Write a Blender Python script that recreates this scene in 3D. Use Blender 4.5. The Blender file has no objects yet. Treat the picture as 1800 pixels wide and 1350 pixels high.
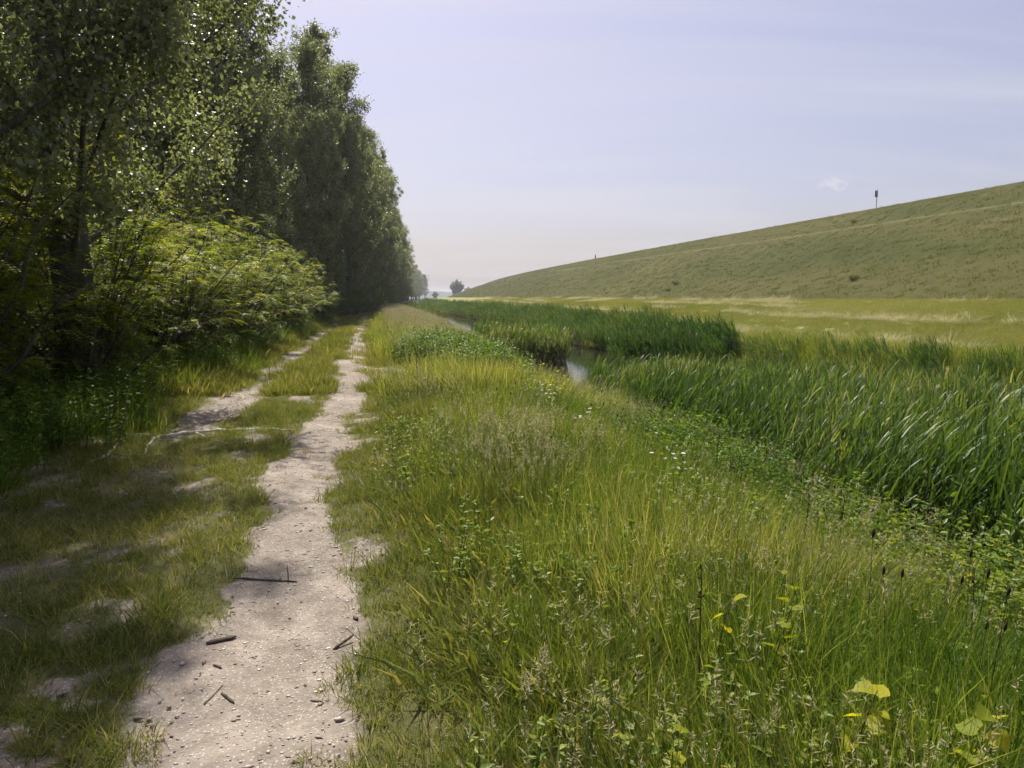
import bpy, math, random
import numpy as np
from mathutils import Vector, Matrix

rng = np.random.default_rng(11)
random.seed(11)
scene = bpy.context.scene
COL = scene.collection
R = math.radians

# ------------------------------------------------------------------ camera
CAM_H = 1.65
PITCH = 6.46                       # degrees below the horizon
FPX = 1352.0                       # focal length in pixels of the 1800 px wide photograph
cam_data = bpy.data.cameras.new('camera')
cam_data.sensor_width = 36.0
cam_data.lens = 36.0 * FPX / 1800.0
cam_data.clip_start = 0.05
cam_data.clip_end = 12000.0
cam = bpy.data.objects.new('camera', cam_data)
cam.location = (0, 0, CAM_H)
cam.rotation_euler = (R(90 - PITCH), 0, 0)
COL.objects.link(cam)
scene.camera = cam

# ------------------------------------------------------------------ sky and sun
SUN_EL, SUN_AZ = 53.0, -18.0       # azimuth measured from +Y, negative to the left
world = bpy.data.worlds.new('World')
scene.world = world
world.use_nodes = True
wn, wl = world.node_tree.nodes, world.node_tree.links
wn.clear()
w_out = wn.new('ShaderNodeOutputWorld')
w_bg = wn.new('ShaderNodeBackground')
w_bg.inputs['Strength'].default_value = 0.10
sky = wn.new('ShaderNodeTexSky')
sky.sky_type = 'NISHITA'
sky.sun_disc = False
sky.sun_elevation = R(SUN_EL)
sky.sun_rotation = R(SUN_AZ)
sky.altitude = 0
sky.air_density = 1.0
sky.dust_density = 2.8
sky.ozone_density = 2.0
hs = wn.new('ShaderNodeHueSaturation')
hs.inputs['Hue'].default_value = 0.505
hs.inputs['Saturation'].default_value = 1.0
hs.inputs['Value'].default_value = 0.60
wl.new(sky.outputs[0], hs.inputs['Color'])
tc = wn.new('ShaderNodeTexCoord')
sep = wn.new('ShaderNodeSeparateXYZ')
wl.new(tc.outputs['Generated'], sep.inputs[0])
def wmath(op, a=None, b=None, c=None, clamp=False):
    n = wn.new('ShaderNodeMath'); n.operation = op; n.use_clamp = clamp
    for i, v in enumerate((a, b, c)):
        if v is None: continue
        if isinstance(v, (int, float)): n.inputs[i].default_value = v
        else: wl.new(v, n.inputs[i])
    return n.outputs[0]
# thin high cloud: noise laid on a plane far overhead
den = wmath('MAXIMUM', wmath('ADD', sep.outputs['Z'], 0.12), 0.02)
cx_, cy_ = wmath('DIVIDE', sep.outputs['X'], den), wmath('DIVIDE', sep.outputs['Y'], den)
comb = wn.new('ShaderNodeCombineXYZ')
wl.new(wmath('MULTIPLY', cx_, 0.35), comb.inputs[0]); wl.new(cy_, comb.inputs[1])
nz = wn.new('ShaderNodeTexNoise')
nz.inputs['Scale'].default_value = 1.1; nz.inputs['Detail'].default_value = 6; nz.inputs['Roughness'].default_value = 0.55
nz.inputs['Distortion'].default_value = 0.7
wl.new(comb.outputs[0], nz.inputs['Vector'])
mr = wn.new('ShaderNodeMapRange'); mr.interpolation_type = 'SMOOTHSTEP'
mr.inputs['From Min'].default_value = 0.36; mr.inputs['From Max'].default_value = 0.74
mr.inputs['To Min'].default_value = 0.25; mr.inputs['To Max'].default_value = 0.60
wl.new(nz.outputs[0], mr.inputs['Value'])
# small fair-weather puffs low in the sky
def dir_of(px, py):
    u, v = (px - 900) / FPX, (675 - py) / FPX
    t = R(PITCH)
    d = Vector((u, math.cos(t) + v * math.sin(t), -math.sin(t) + v * math.cos(t)))
    return d.normalized()
nz2 = wn.new('ShaderNodeTexNoise')
nz2.inputs['Scale'].default_value = 95; nz2.inputs['Detail'].default_value = 7; nz2.inputs['Roughness'].default_value = 0.6
wl.new(tc.outputs['Generated'], nz2.inputs['Vector'])
cloud = mr.outputs[0]
for (px, py, sx, sy, amt) in ((1462, 324, .048, .017, .75), (1475, 318, .020, .014, .8), (1145, 12, .018, .008, .45), (945, 42, .035, .006, .3), (620, 50, .04, .012, .4),
                              (1120, 345, .02, .006, .2), (780, 350, .03, .008, .2)):
    d = dir_of(px, py)
    sub = wn.new('ShaderNodeVectorMath'); sub.operation = 'SUBTRACT'
    wl.new(tc.outputs['Generated'], sub.inputs[0]); sub.inputs[1].default_value = d
    sc_ = wn.new('ShaderNodeVectorMath'); sc_.operation = 'MULTIPLY'
    wl.new(sub.outputs[0], sc_.inputs[0]); sc_.inputs[1].default_value = (1 / sx, 1 / sx, 1 / sy)
    ln = wn.new('ShaderNodeVectorMath'); ln.operation = 'LENGTH'
    wl.new(sc_.outputs[0], ln.inputs[0])
    fall = wmath('SUBTRACT', 1.0, ln.outputs['Value'], clamp=True)
    m = wn.new('ShaderNodeMapRange'); m.interpolation_type = 'SMOOTHSTEP'
    m.inputs['From Min'].default_value = 0.60; m.inputs['From Max'].default_value = 1.0
    m.inputs['To Max'].default_value = amt
    wl.new(wmath('ADD', nz2.outputs[0], wmath('MULTIPLY', fall, 0.42)), m.inputs['Value'])
    cloud = wmath('MAXIMUM', cloud, wmath('MULTIPLY', m.outputs[0], wmath('MULTIPLY', fall, 3.0, clamp=True)))
wmix = wn.new('ShaderNodeMix'); wmix.data_type = 'RGBA'
wl.new(cloud, wmix.inputs['Factor'])
tintn = wn.new('ShaderNodeMix'); tintn.data_type = 'RGBA'; tintn.blend_type = 'MULTIPLY'; tintn.inputs['Factor'].default_value = 1.0
wl.new(hs.outputs[0], tintn.inputs['A']); tintn.inputs['B'].default_value = (1.04, .975, 1.11, 1)   # camera white balance: lavender sky
wl.new(tintn.outputs['Result'], wmix.inputs['A'])
wmix.inputs['B'].default_value = (4.6, 4.45, 4.85, 1)
wl.new(wmix.outputs['Result'], w_bg.inputs['Color'])
wl.new(w_bg.outputs[0], w_out.inputs['Surface'])

sun_data = bpy.data.lights.new('sun', 'SUN')
sun_data.energy = 5.0
sun_data.angle = R(0.6)
sun_data.color = (1.0, 0.945, 0.86)
sun = bpy.data.objects.new('sun', sun_data)
sd = Vector((math.sin(R(SUN_AZ)) * math.cos(R(SUN_EL)), math.cos(R(SUN_AZ)) * math.cos(R(SUN_EL)), math.sin(R(SUN_EL))))
sun.rotation_euler = sd.to_track_quat('Z', 'Y').to_euler()
sun.location = (-20, 40, 60)
COL.objects.link(sun)

vs = scene.view_settings
vs.view_transform = 'Standard'; vs.look = 'None'; vs.gamma = 1.0; vs.use_curve_mapping = False
vs.exposure = 0.78
cy = scene.cycles
cy.use_denoising = True
cy.denoiser = 'OPENIMAGEDENOISE'
cy.max_bounces = 9; cy.diffuse_bounces = 6; cy.glossy_bounces = 2; cy.transmission_bounces = 6
cy.volume_bounces = 0; cy.transparent_max_bounces = 6
cy.caustics_reflective = False; cy.caustics_refractive = False
cy.sample_clamp_indirect = 4.0
cy.adaptive_threshold = 0.03; cy.adaptive_min_samples = 16

# ------------------------------------------------------------------ helpers
def tag(o, label=None, cat=None, group=None, kind=None):
    if label: o['label'] = label
    if cat: o['category'] = cat
    if group: o['group'] = group
    if kind: o['kind'] = kind
    return o

def make_mesh(name, V, T=None, Q=None, mat=None, smooth=False, attrs=None):
    """V (n,3); T (m,3) triangles; Q (k,4) quads; attrs {name: per-vertex floats}."""
    V = np.asarray(V, dtype=np.float32)
    me = bpy.data.meshes.new(name)
    loops, starts, totals, pos = [], [], [], 0
    for F, k in ((T, 3), (Q, 4)):
        if F is None or len(F) == 0: continue
        F = np.asarray(F, dtype=np.int32)
        loops.append(F.ravel()); n = len(F)
        starts.append(np.arange(n, dtype=np.int32) * k + pos); totals.append(np.full(n, k, np.int32)); pos += n * k
    me.vertices.add(len(V)); me.vertices.foreach_set('co', V.ravel())
    if loops:
        L = np.concatenate(loops); S = np.concatenate(starts)
        me.loops.add(len(L)); me.loops.foreach_set('vertex_index', L)
        me.polygons.add(len(S)); me.polygons.foreach_set('loop_start', S)
        if smooth: me.polygons.foreach_set('use_smooth', np.ones(len(S), dtype=bool))
    for k, v in (attrs or {}).items():
        v = np.asarray(v, dtype=np.float32)
        a = me.attributes.new(k, 'FLOAT', 'POINT'); a.data.foreach_set('value', v)
    me.update(calc_edges=True)
    if mat: me.materials.append(mat)
    return me

def link(name, me, parent=None, loc=None, rz=0.0, sc=None):
    o = bpy.data.objects.new(name, me)
    COL.objects.link(o)
    if parent: o.parent = parent
    if loc is not None: o.location = loc
    o.rotation_euler = (0, 0, rz)
    if sc is not None: o.scale = (sc, sc, sc) if isinstance(sc, (int, float)) else sc
    return o

class MB:
    """collects vertex blocks into one mesh"""
    def __init__(s): s.V, s.T, s.Q, s.A, s.n = [], [], [], [], 0
    def add(s, V, T=None, Q=None, tone=0.5):
        V = np.asarray(V, dtype=np.float32)
        if T is not None and len(T): s.T.append(np.asarray(T, np.int32) + s.n)
        if Q is not None and len(Q): s.Q.append(np.asarray(Q, np.int32) + s.n)
        s.V.append(V); s.A.append(np.broadcast_to(np.asarray(tone, np.float32), (len(V),))); s.n += len(V)
    def mesh(s, name, mat, smooth=False):
        return make_mesh(name, np.concatenate(s.V), np.concatenate(s.T) if s.T else None, np.concatenate(s.Q) if s.Q else None,
                         mat, smooth, {'tone': np.concatenate(s.A)})

def tube(pts, rad, sides=6, cap=True):
    P = np.asarray(pts, float); n = len(P)
    rad = np.broadcast_to(np.asarray(rad, float), (n,))
    tan = np.gradient(P, axis=0); tan /= np.linalg.norm(tan, axis=1)[:, None] + 1e-9
    ref = np.where(np.abs(tan[:, 2:3]) > .9, np.array([[1., 0, 0]]), np.array([[0, 0, 1.]]))
    a = np.cross(tan, ref); a /= np.linalg.norm(a, axis=1)[:, None] + 1e-9
    b = np.cross(tan, a)
    th = np.arange(sides) * 2 * math.pi / sides
    V = (P[:, None, :] + rad[:, None, None] * (np.cos(th)[None, :, None] * a[:, None, :] + np.sin(th)[None, :, None] * b[:, None, :])).reshape(-1, 3)
    Q = []
    for i in range(n - 1):
        for j in range(sides):
            k = (j + 1) % sides
            Q.append((i * sides + j, i * sides + k, (i + 1) * sides + k, (i + 1) * sides + j))
    T = []
    if cap:
        V = np.vstack([V, P[0], P[-1]]); c0, c1 = n * sides, n * sides + 1
        for j in range(sides):
            k = (j + 1) % sides
            T.append((c0, k, j)); T.append((c1, (n - 1) * sides + j, (n - 1) * sides + k))
    return V, np.array(T, int).reshape(-1, 3), np.array(Q, int)

def blades(base, h, w, yaw, lean, bend, face=None, levels=3, prof=0.7, curl=0.5):
    """grass or reed blades; returns V, T, Q, blade index per vertex, height fraction per vertex"""
    n = len(base); t = np.linspace(0, 1, levels + 1)
    dx, dy = np.cos(yaw), np.sin(yaw)
    if face is None: face = yaw + math.pi / 2
    sx, sy = np.cos(face), np.sin(face)
    V, idx, fr = [], [], []
    for k, tt in enumerate(t):
        out = h * (lean * tt + bend * tt * tt)
        up = h * (tt - curl * bend * tt * tt * tt)
        c = base + np.stack([dx * out, dy * out, up], 1)
        if k < levels:
            hw = .5 * w * (1 - tt) ** prof if k else .5 * w * .8
            off = np.stack([sx * hw, sy * hw, np.zeros(n)], 1)
            V += [c - off, c + off]
        else: V += [c]
    m = len(V)
    V = np.stack(V, 1).reshape(-1, 3)
    o = np.arange(n)[:, None] * m
    Q = np.concatenate([o + np.array([[2 * k, 2 * k + 1, 2 * k + 3, 2 * k + 2]]) for k in range(levels - 1)]) if levels > 1 else None
    T = o + np.array([[2 * levels - 2, 2 * levels - 1, 2 * levels]])
    return V, T, Q, np.repeat(np.arange(n), m), np.tile(np.concatenate([np.repeat(t[:-1], 2), t[-1:]]), n)

def leaves(P, d, nrm, L, W, fold=0.25, mid=0.42):
    """kite-shaped leaves: 4 vertices, 2 triangles folded along the midrib"""
    d = d / (np.linalg.norm(d, axis=1)[:, None] + 1e-9)
    s = np.cross(d, nrm); s /= np.linalg.norm(s, axis=1)[:, None] + 1e-9
    up = np.cross(s, d)
    L = np.broadcast_to(L, (len(P),))[:, None]; W = np.broadcast_to(W, (len(P),))[:, None]
    a = P; c = P + d * L
    m = P + d * L * mid + up * W * fold
    V = np.stack([a, m - s * W * .5, c, m + s * W * .5], 1).reshape(-1, 3)
    o = np.arange(len(P))[:, None] * 4
    T = np.concatenate([o + np.array([[0, 1, 2]]), o + np.array([[0, 2, 3]])])
    return V, T

def runit(n, zb=0.0):
    v = rng.normal(size=(n, 3)); v[:, 2] += zb
    return v / np.linalg.norm(v, axis=1)[:, None]

def _hash(ix, iy, seed):
    h = (ix * 374761393 + iy * 668265263 + seed * 1442695041) & 0xffffffff
    h = ((h ^ (h >> 13)) * 1274126177) & 0xffffffff
    return ((h ^ (h >> 16)) & 0xffff) / 65535.0
def vnoise(x, y, seed=0):
    x = np.asarray(x, float); y = np.asarray(y, float)
    ix, iy = np.floor(x).astype(np.int64), np.floor(y).astype(np.int64)
    fx, fy = x - ix, y - iy
    fx, fy = fx * fx * (3 - 2 * fx), fy * fy * (3 - 2 * fy)
    a, b = _hash(ix, iy, seed), _hash(ix + 1, iy, seed)
    c, d = _hash(ix, iy + 1, seed), _hash(ix + 1, iy + 1, seed)
    return (a * (1 - fx) + b * fx) * (1 - fy) + (c * (1 - fx) + d * fx) * fy
def fbm(x, y, seed=0, oct=3):
    r, amp, tot = 0, 1.0, 0
    for i in range(oct):
        r = r + amp * vnoise(np.asarray(x) * 2 ** i, np.asarray(y) * 2 ** i, seed + i * 7); tot += amp; amp *= .5
    return r / tot
def sstep(a, b, x):
    t = np.clip((np.asarray(x, float) - a) / (b - a), 0, 1); return t * t * (3 - 2 * t)

# ------------------------------------------------------------------ lie of the land
# s = distance across (path about -0.5, ditch 6..12, dike 23..80), y = distance ahead
def bend_right(y):
    d = np.maximum(0, np.asarray(y, float) - 130); e = np.minimum(d, 670)
    return 1.5e-4 * e ** 2 + .201 * (d - e)
def x_of(s, y): return s - .17 * np.asarray(y, float) + bend_right(y)
def s_of(x, y): return x + .17 * np.asarray(y, float) - bend_right(y)
def s_path(y): return -0.45 - .015 * np.minimum(y, 60) + np.interp(y, [60, 75, 110, 140], [0, .6, 2.6, 3.8]) - .09 * sstep(4, 5.5, y) * (1 - sstep(10, 13, y)) + .10 * np.sin(np.asarray(y) * .55 + .6) * sstep(3, 8, y)
PS = [-900, -60, -30, -9, -5.2, -3.6, -2.4, -1.5, -0.5, 0.4, 1.6, 2.4, 3.4, 4.4, 5.2, 6.2, 9.0, 11.4, 12.0, 13.0, 14.2, 16, 19, 23, 26, 40, 900]
PZ = [-.5, -.5, -.4, -.1, .06, .02, -.05, .03, -.03, .04, .02, -.10, -.42, -.75, -1.0, -1.25, -1.6, -1.2, -.85, -.2, .15, .5, 1.0, 1.5, 1.3, -.5, -.5]
DS = [22.7, 23, 40.3, 41.7, 47.6, 48.6, 54, 82]
DZ = [1.3, 1.5, 7.55, 7.72, 10.1, 10.22, 10.22, -.3]
def ground_z(x, y):
    s = s_of(x, y)
    bay = .7 * np.exp(-((np.asarray(y, float) - 25) / 4) ** 2) + np.exp(-((np.asarray(y, float) - 58) / 15) ** 2)   # the water cuts into the bank
    z = np.interp(s + .8 * bay * sstep(2.2, 4.4, s) * (1 - sstep(7, 9, s)), PS, PZ)
    near = 1 - sstep(40, 90, y)
    z = z + near * (.05 * (fbm(x * .9, np.asarray(y) * .9, 3) - .5) + .03 * (fbm(x * 4, np.asarray(y) * 4, 5, 2) - .5))
    z = z + .25 * (fbm(x * .16, np.asarray(y) * .1, 8, 2) - .5) * sstep(13, 17, s) * (1 - sstep(21, 23, s))
    return z
def dike_z(x, y):
    s = s_of(x, y)
    z = np.interp(s, DS, DZ)
    w = sstep(23, 26, s) * (1 - sstep(46.5, 48, s))
    return z + w * .22 * (fbm(x * .07, np.asarray(y) * .05, 21, 1) - .5)
def path_half(y): return np.interp(y, [3, 5.2, 11, 15, 18, 22, 30, 60], [.42, .27, .27, .42, .46, .36, .31, .30]) + .04 * np.sin(np.asarray(y) * 1.7)
def bare_at(x, y):
    """0 grown over .. 1 trodden bare"""
    s = s_of(x, y); y = np.asarray(y, float)
    e = .62 * (fbm(x * 1.9, y * 1.9, 31, 3) - .5)
    p = 1 - sstep(-.06, .12, np.abs(s - s_path(y)) - path_half(y) + e)
    rut = (1 - sstep(.17, .55, np.abs(s + 2.25 + .012 * y) + .6 * (fbm(x * 1.3, y * .7, 37, 3) - .5)))
    rut = rut * np.where(y < 9.5, .5, .95) * np.where(y < 9.5, sstep(.36, .62, fbm(x * 1.5, y * .55, 41, 2)), sstep(.22, .42, fbm(x * 1.5, y * .55, 41, 2))) * (1 - .7 * sstep(45, 60, y))
    spur = (1 - sstep(.5, 1.0, ((s - .3) / 1.25) ** 2 + ((y - 16.3) / 2.4) ** 2 + .8 * (fbm(x * 2, y * 2, 43) - .5)))
    bits = sstep(.60, .72, fbm(x * 2.3, y * 2.3, 47, 3)) * (1 - sstep(.5, 1.1, np.abs(s - s_path(y)) - .5)) * .9
    gaps = sstep(.52, .66, fbm(x * 1.9, y * 1.4, 51, 3)) * sstep(-4.6, -4.0, s) * (1 - sstep(-1.6, -1.1, s)) * (1 - sstep(9, 13, y)) * (.35 + .5 * vnoise(x * 9, y * 9, 53))
    return np.clip(np.maximum.reduce([p, rut, spur * .85, bits, gaps]), 0, 1)
def P3(px, py, z=0.0):
    d = dir_of(px, py); k = (z - CAM_H) / d.z
    return Vector((d.x * k, d.y * k, z))
def on_ground(px, py):
    z = 0.0
    for _ in range(8):
        p = P3(px, py, z); z = float(ground_z(p.x, p.y))
    return p
def seen(x, y, z, mx=220, my=240):
    """inside the picture with a generous margin"""
    t = R(PITCH)
    f = y * math.cos(t) - (z - CAM_H) * math.sin(t)
    u = y * math.sin(t) + (z - CAM_H) * math.cos(t)
    f = np.maximum(f, .05)
    px = 900 + FPX * x / f; py = 675 - FPX * u / f
    m = mx + 2200 / np.maximum(f, 1)
    return (px > -m) & (px < 1800 + m) & (py < 1350 + my + 900 / np.maximum(f, 1)) & (y > .6)

# ------------------------------------------------------------------ materials
def new_mat(name):
    m = bpy.data.materials.new(name); m.use_nodes = True
    nt = m.node_tree; nt.nodes.clear()
    return m, nt.nodes, nt.links
def ramp(nodes, stops):
    r = nodes.new('ShaderNodeValToRGB'); e = r.color_ramp.elements
    e[0].position, e[0].color = stops[0][0], (*stops[0][1], 1)
    e[1].position, e[1].color = stops[-1][0], (*stops[-1][1], 1)
    for p, c in stops[1:-1]:
        q = e.new(p); q.color = (*c, 1)
    return r
def noise(nodes, links, scale, detail=3, vec=None, rough=.55, dist=0):
    n = nodes.new('ShaderNodeTexNoise'); n.inputs['Scale'].default_value = scale; n.inputs['Detail'].default_value = detail
    n.inputs['Roughness'].default_value = rough; n.inputs['Distortion'].default_value = dist
    if vec is not None: links.new(vec, n.inputs['Vector'])
    return n.outputs[0]
def mth(nodes, links, op, a, b=None, clamp=False):
    n = nodes.new('ShaderNodeMath'); n.operation = op; n.use_clamp = clamp
    for i, v in enumerate((a, b)):
        if v is None: continue
        if isinstance(v, (int, float)): n.inputs[i].default_value = v
        else: links.new(v, n.inputs[i])
    return n.outputs[0]
def mixc(nodes, links, f, a, b, mode='MIX'):
    n = nodes.new('ShaderNodeMix'); n.data_type = 'RGBA'; n.blend_type = mode
    for k, v in (('Factor', f), ('A', a), ('B', b)):
        if isinstance(v, (int, float)): n.inputs[k].default_value = v
        elif isinstance(v, tuple): n.inputs[k].default_value = (*v, 1)
        else: links.new(v, n.inputs[k])
    return n.outputs['Result']

def leaf_mat(name, stops, trans=.4, gloss=.35, rough=.45, warm=(1.25, 1.15, .55), patch=.25, pscale=.5):
    m, N, L = new_mat(name)
    at = N.new('ShaderNodeAttribute'); at.attribute_name = 'tone'
    ti = N.new('ShaderNodeAttribute'); ti.attribute_name = 'tint'; ti.attribute_type = 'INSTANCER'
    geo = N.new('ShaderNodeNewGeometry')
    ns = noise(N, L, pscale, 2, geo.outputs['Position'])
    v = mth(N, L, 'ADD', at.outputs['Fac'], ti.outputs['Fac'])
    v = mth(N, L, 'ADD', v, mth(N, L, 'MULTIPLY', mth(N, L, 'SUBTRACT', ns, .5), patch * 2), clamp=True)
    r = ramp(N, stops); L.new(v, r.inputs['Fac'])
    pb = N.new('ShaderNodeBsdfPrincipled')
    L.new(r.outputs['Color'], pb.inputs['Base Color'])
    pb.inputs['Roughness'].default_value = rough
    pb.inputs['Specular IOR Level'].default_value = gloss
    tr = N.new('ShaderNodeBsdfTranslucent')
    L.new(mixc(N, L, 1.0, r.outputs['Color'], warm, 'MULTIPLY'), tr.inputs['Color'])
    mx = N.new('ShaderNodeMixShader'); mx.inputs['Fac'].default_value = trans
    L.new(pb.outputs[0], mx.inputs[1]); L.new(tr.outputs[0], mx.inputs[2])
    out = N.new('ShaderNodeOutputMaterial'); L.new(mx.outputs[0], out.inputs['Surface'])
    return m

def plain_mat(name, c0, c1, scale=8, rough=.85, bump=.3, bscale=40, stretch=None, spec=.2, metal=0):
    m, N, L = new_mat(name)
    tcx = N.new('ShaderNodeTexCoord'); vec = tcx.outputs['Object']
    if stretch:
        mp = N.new('ShaderNodeMapping'); mp.inputs['Scale'].default_value = stretch; L.new(vec, mp.inputs['Vector']); vec = mp.outputs[0]
    f = noise(N, L, scale, 5, vec, .62)
    r = ramp(N, [(.3, c0), (.7, c1)]); L.new(f, r.inputs['Fac'])
    pb = N.new('ShaderNodeBsdfPrincipled'); L.new(r.outputs['Color'], pb.inputs['Base Color'])
    pb.inputs['Roughness'].default_value = rough; pb.inputs['Specular IOR Level'].default_value = spec; pb.inputs['Metallic'].default_value = metal
    b = N.new('ShaderNodeBump'); b.inputs['Strength'].default_value = bump; b.inputs['Distance'].default_value = .02
    L.new(noise(N, L, bscale, 4, vec), b.inputs['Height']); L.new(b.outputs[0], pb.inputs['Normal'])
    out = N.new('ShaderNodeOutputMaterial'); L.new(pb.outputs[0], out.inputs['Surface'])
    return m

def gravel_nodes(N, L, pos):
    """pale sandy shell grit: colour and height sockets"""
    big = noise(N, L, .9, 4, pos); fine = noise(N, L, 55, 4, pos, .7); mid = noise(N, L, 7, 4, pos, .6)
    base = ramp(N, [(.38, (.10, .083, .065)), (.5, (.205, .172, .138)), (.62, (.305, .262, .215))])
    L.new(mth(N, L, 'ADD', mth(N, L, 'MULTIPLY', big, .45), mth(N, L, 'ADD', mth(N, L, 'MULTIPLY', mid, .35), mth(N, L, 'MULTIPLY', fine, .22))), base.inputs['Fac'])
    vo = N.new('ShaderNodeTexVoronoi'); vo.inputs['Scale'].default_value = 75; vo.inputs['Randomness'].default_value = 1
    L.new(pos, vo.inputs['Vector'])
    bw = N.new('ShaderNodeSeparateColor'); L.new(vo.outputs['Color'], bw.inputs[0])
    stone = mth(N, L, 'MULTIPLY', mth(N, L, 'GREATER_THAN', bw.outputs[0], .70), mth(N, L, 'LESS_THAN', vo.outputs['Distance'], .38))
    dark = mth(N, L, 'MULTIPLY', mth(N, L, 'LESS_THAN', bw.outputs[1], .12), mth(N, L, 'LESS_THAN', vo.outputs['Distance'], .30))
    c = mixc(N, L, mth(N, L, 'MULTIPLY', mth(N, L, 'MULTIPLY', stone, .55), mth(N, L, 'MULTIPLY', mid, 1.4)), base.outputs['Color'], (.58, .54, .49))
    c = mixc(N, L, mth(N, L, 'MULTIPLY', dark, .7), c, (.10, .075, .06))
    h = mth(N, L, 'ADD', mth(N, L, 'MULTIPLY', fine, .6), mth(N, L, 'ADD', mth(N, L, 'MULTIPLY', mid, 1.2), mth(N, L, 'MULTIPLY', mth(N, L, 'SUBTRACT', .5, vo.outputs['Distance']), .3)))
    return c, h

def ground_material():
    m, N, L = new_mat('ground_soil')
    geo = N.new('ShaderNodeNewGeometry'); pos = geo.outputs['Position']
    ab = N.new('ShaderNodeAttribute'); ab.attribute_name = 'bare'
    am = N.new('ShaderNodeAttribute'); am.attribute_name = 'mown'
    gc, gh = gravel_nodes(N, L, pos)
    turf = ramp(N, [(.3, (.055, .05, .025)), (.55, (.085, .085, .03)), (.75, (.12, .11, .05))])
    L.new(noise(N, L, 6, 5, pos, .65), turf.inputs['Fac'])
    mp = N.new('ShaderNodeMapping'); mp.inputs['Scale'].default_value = (1, .22, 1); mp.inputs['Rotation'].default_value = (0, 0, R(-9.6)); L.new(pos, mp.inputs['Vector'])
    meadow = ramp(N, [(.28, (.135, .145, .045)), (.48, (.195, .198, .065)), (.62, (.245, .235, .09)), (.78, (.35, .32, .17))])
    L.new(mth(N, L, 'ADD', mth(N, L, 'MULTIPLY', noise(N, L, .55, 5, mp.outputs[0], .6), .62), mth(N, L, 'MULTIPLY', noise(N, L, 9, 4, pos, .7), .38)), meadow.inputs['Fac'])
    bn = mth(N, L, 'ADD', ab.outputs['Fac'], mth(N, L, 'MULTIPLY', mth(N, L, 'SUBTRACT', noise(N, L, 22, 5, pos, .7), .5), 1.1))
    bs = N.new('ShaderNodeMapRange'); bs.interpolation_type = 'SMOOTHSTEP'; bs.inputs['From Min'].default_value = .25; bs.inputs['From Max'].default_value = .75; L.new(bn, bs.inputs['Value'])
    c = mixc(N, L, bs.outputs[0], turf.outputs['Color'], gc)
    c = mixc(N, L, am.outputs['Fac'], c, meadow.outputs['Color'])
    pb = N.new('ShaderNodeBsdfPrincipled'); L.new(c, pb.inputs['Base Color'])
    pb.inputs['Roughness'].default_value = .95; pb.inputs['Specular IOR Level'].default_value = .1
    b = N.new('ShaderNodeBump'); b.inputs['Strength'].default_value = .55; b.inputs['Distance'].default_value = .012
    L.new(gh, b.inputs['Height']); L.new(b.outputs[0], pb.inputs['Normal'])
    out = N.new('ShaderNodeOutputMaterial'); L.new(pb.outputs[0], out.inputs['Surface'])
    return m
def path_material():
    m, N, L = new_mat('path_grit')
    geo = N.new('ShaderNodeNewGeometry'); pos = geo.outputs['Position']
    gc, gh = gravel_nodes(N, L, pos)
    red = noise(N, L, .35, 2, pos)
    c = mixc(N, L, mth(N, L, 'MULTIPLY', mth(N, L, 'SUBTRACT', red, .45, clamp=True), 1.6, clamp=True), gc, (.25, .19, .155))
    pb = N.new('ShaderNodeBsdfPrincipled'); L.new(c, pb.inputs['Base Color'])
    pb.inputs['Roughness'].default_value = .93; pb.inputs['Specular IOR Level'].default_value = .15
    b = N.new('ShaderNodeBump'); b.inputs['Strength'].default_value = .7; b.inputs['Distance'].default_value = .012
    L.new(gh, b.inputs['Height']); L.new(b.outputs[0], pb.inputs['Normal'])
    out = N.new('ShaderNodeOutputMaterial'); L.new(pb.outputs[0], out.inputs['Surface'])
    return m
def dike_material():
    m, N, L = new_mat('dike_turf')
    geo = N.new('ShaderNodeNewGeometry'); pos = geo.outputs['Position']
    mp = N.new('ShaderNodeMapping'); mp.inputs['Scale'].default_value = (1, .35, 1); mp.inputs['Rotation'].default_value = (0, 0, R(-9.6)); L.new(pos, mp.inputs['Vector'])
    big = noise(N, L, .11, 5, mp.outputs[0], .6, .6); mid = noise(N, L, 1.1, 5, pos, .65); fine = noise(N, L, 5, 6, pos, .8)
    r = ramp(N, [(.40, (.036, .044, .012)), (.47, (.058, .063, .018)), (.53, (.070, .065, .022)), (.60, (.086, .088, .027))])
    L.new(mth(N, L, 'ADD', mth(N, L, 'MULTIPLY', big, .4), mth(N, L, 'ADD', mth(N, L, 'MULTIPLY', mid, .25), mth(N, L, 'MULTIPLY', fine, .35))), r.inputs['Fac'])
    at = N.new('ShaderNodeAttribute'); at.attribute_name = 'track'
    c = mixc(N, L, mth(N, L, 'MULTIPLY', at.outputs['Fac'], mth(N, L, 'ADD', mid, .35), clamp=True), r.outputs['Color'], (.27, .25, .15))
    ac = N.new('ShaderNodeAttribute'); ac.attribute_name = 'kerb'
    c = mixc(N, L, ac.outputs['Fac'], c, (.085, .085, .08))
    pb = N.new('ShaderNodeBsdfPrincipled'); L.new(c, pb.inputs['Base Color'])
    pb.inputs['Roughness'].default_value = .95; pb.inputs['Specular IOR Level'].default_value = .05
    b = N.new('ShaderNodeBump'); b.inputs['Strength'].default_value = .6; b.inputs['Distance'].default_value = .04
    L.new(mth(N, L, 'ADD', mth(N, L, 'MULTIPLY', mid, .4), fine), b.inputs['Height']); L.new(b.outputs[0], pb.inputs['Normal'])
    out = N.new('ShaderNodeOutputMaterial'); L.new(pb.outputs[0], out.inputs['Surface'])
    return m
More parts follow.
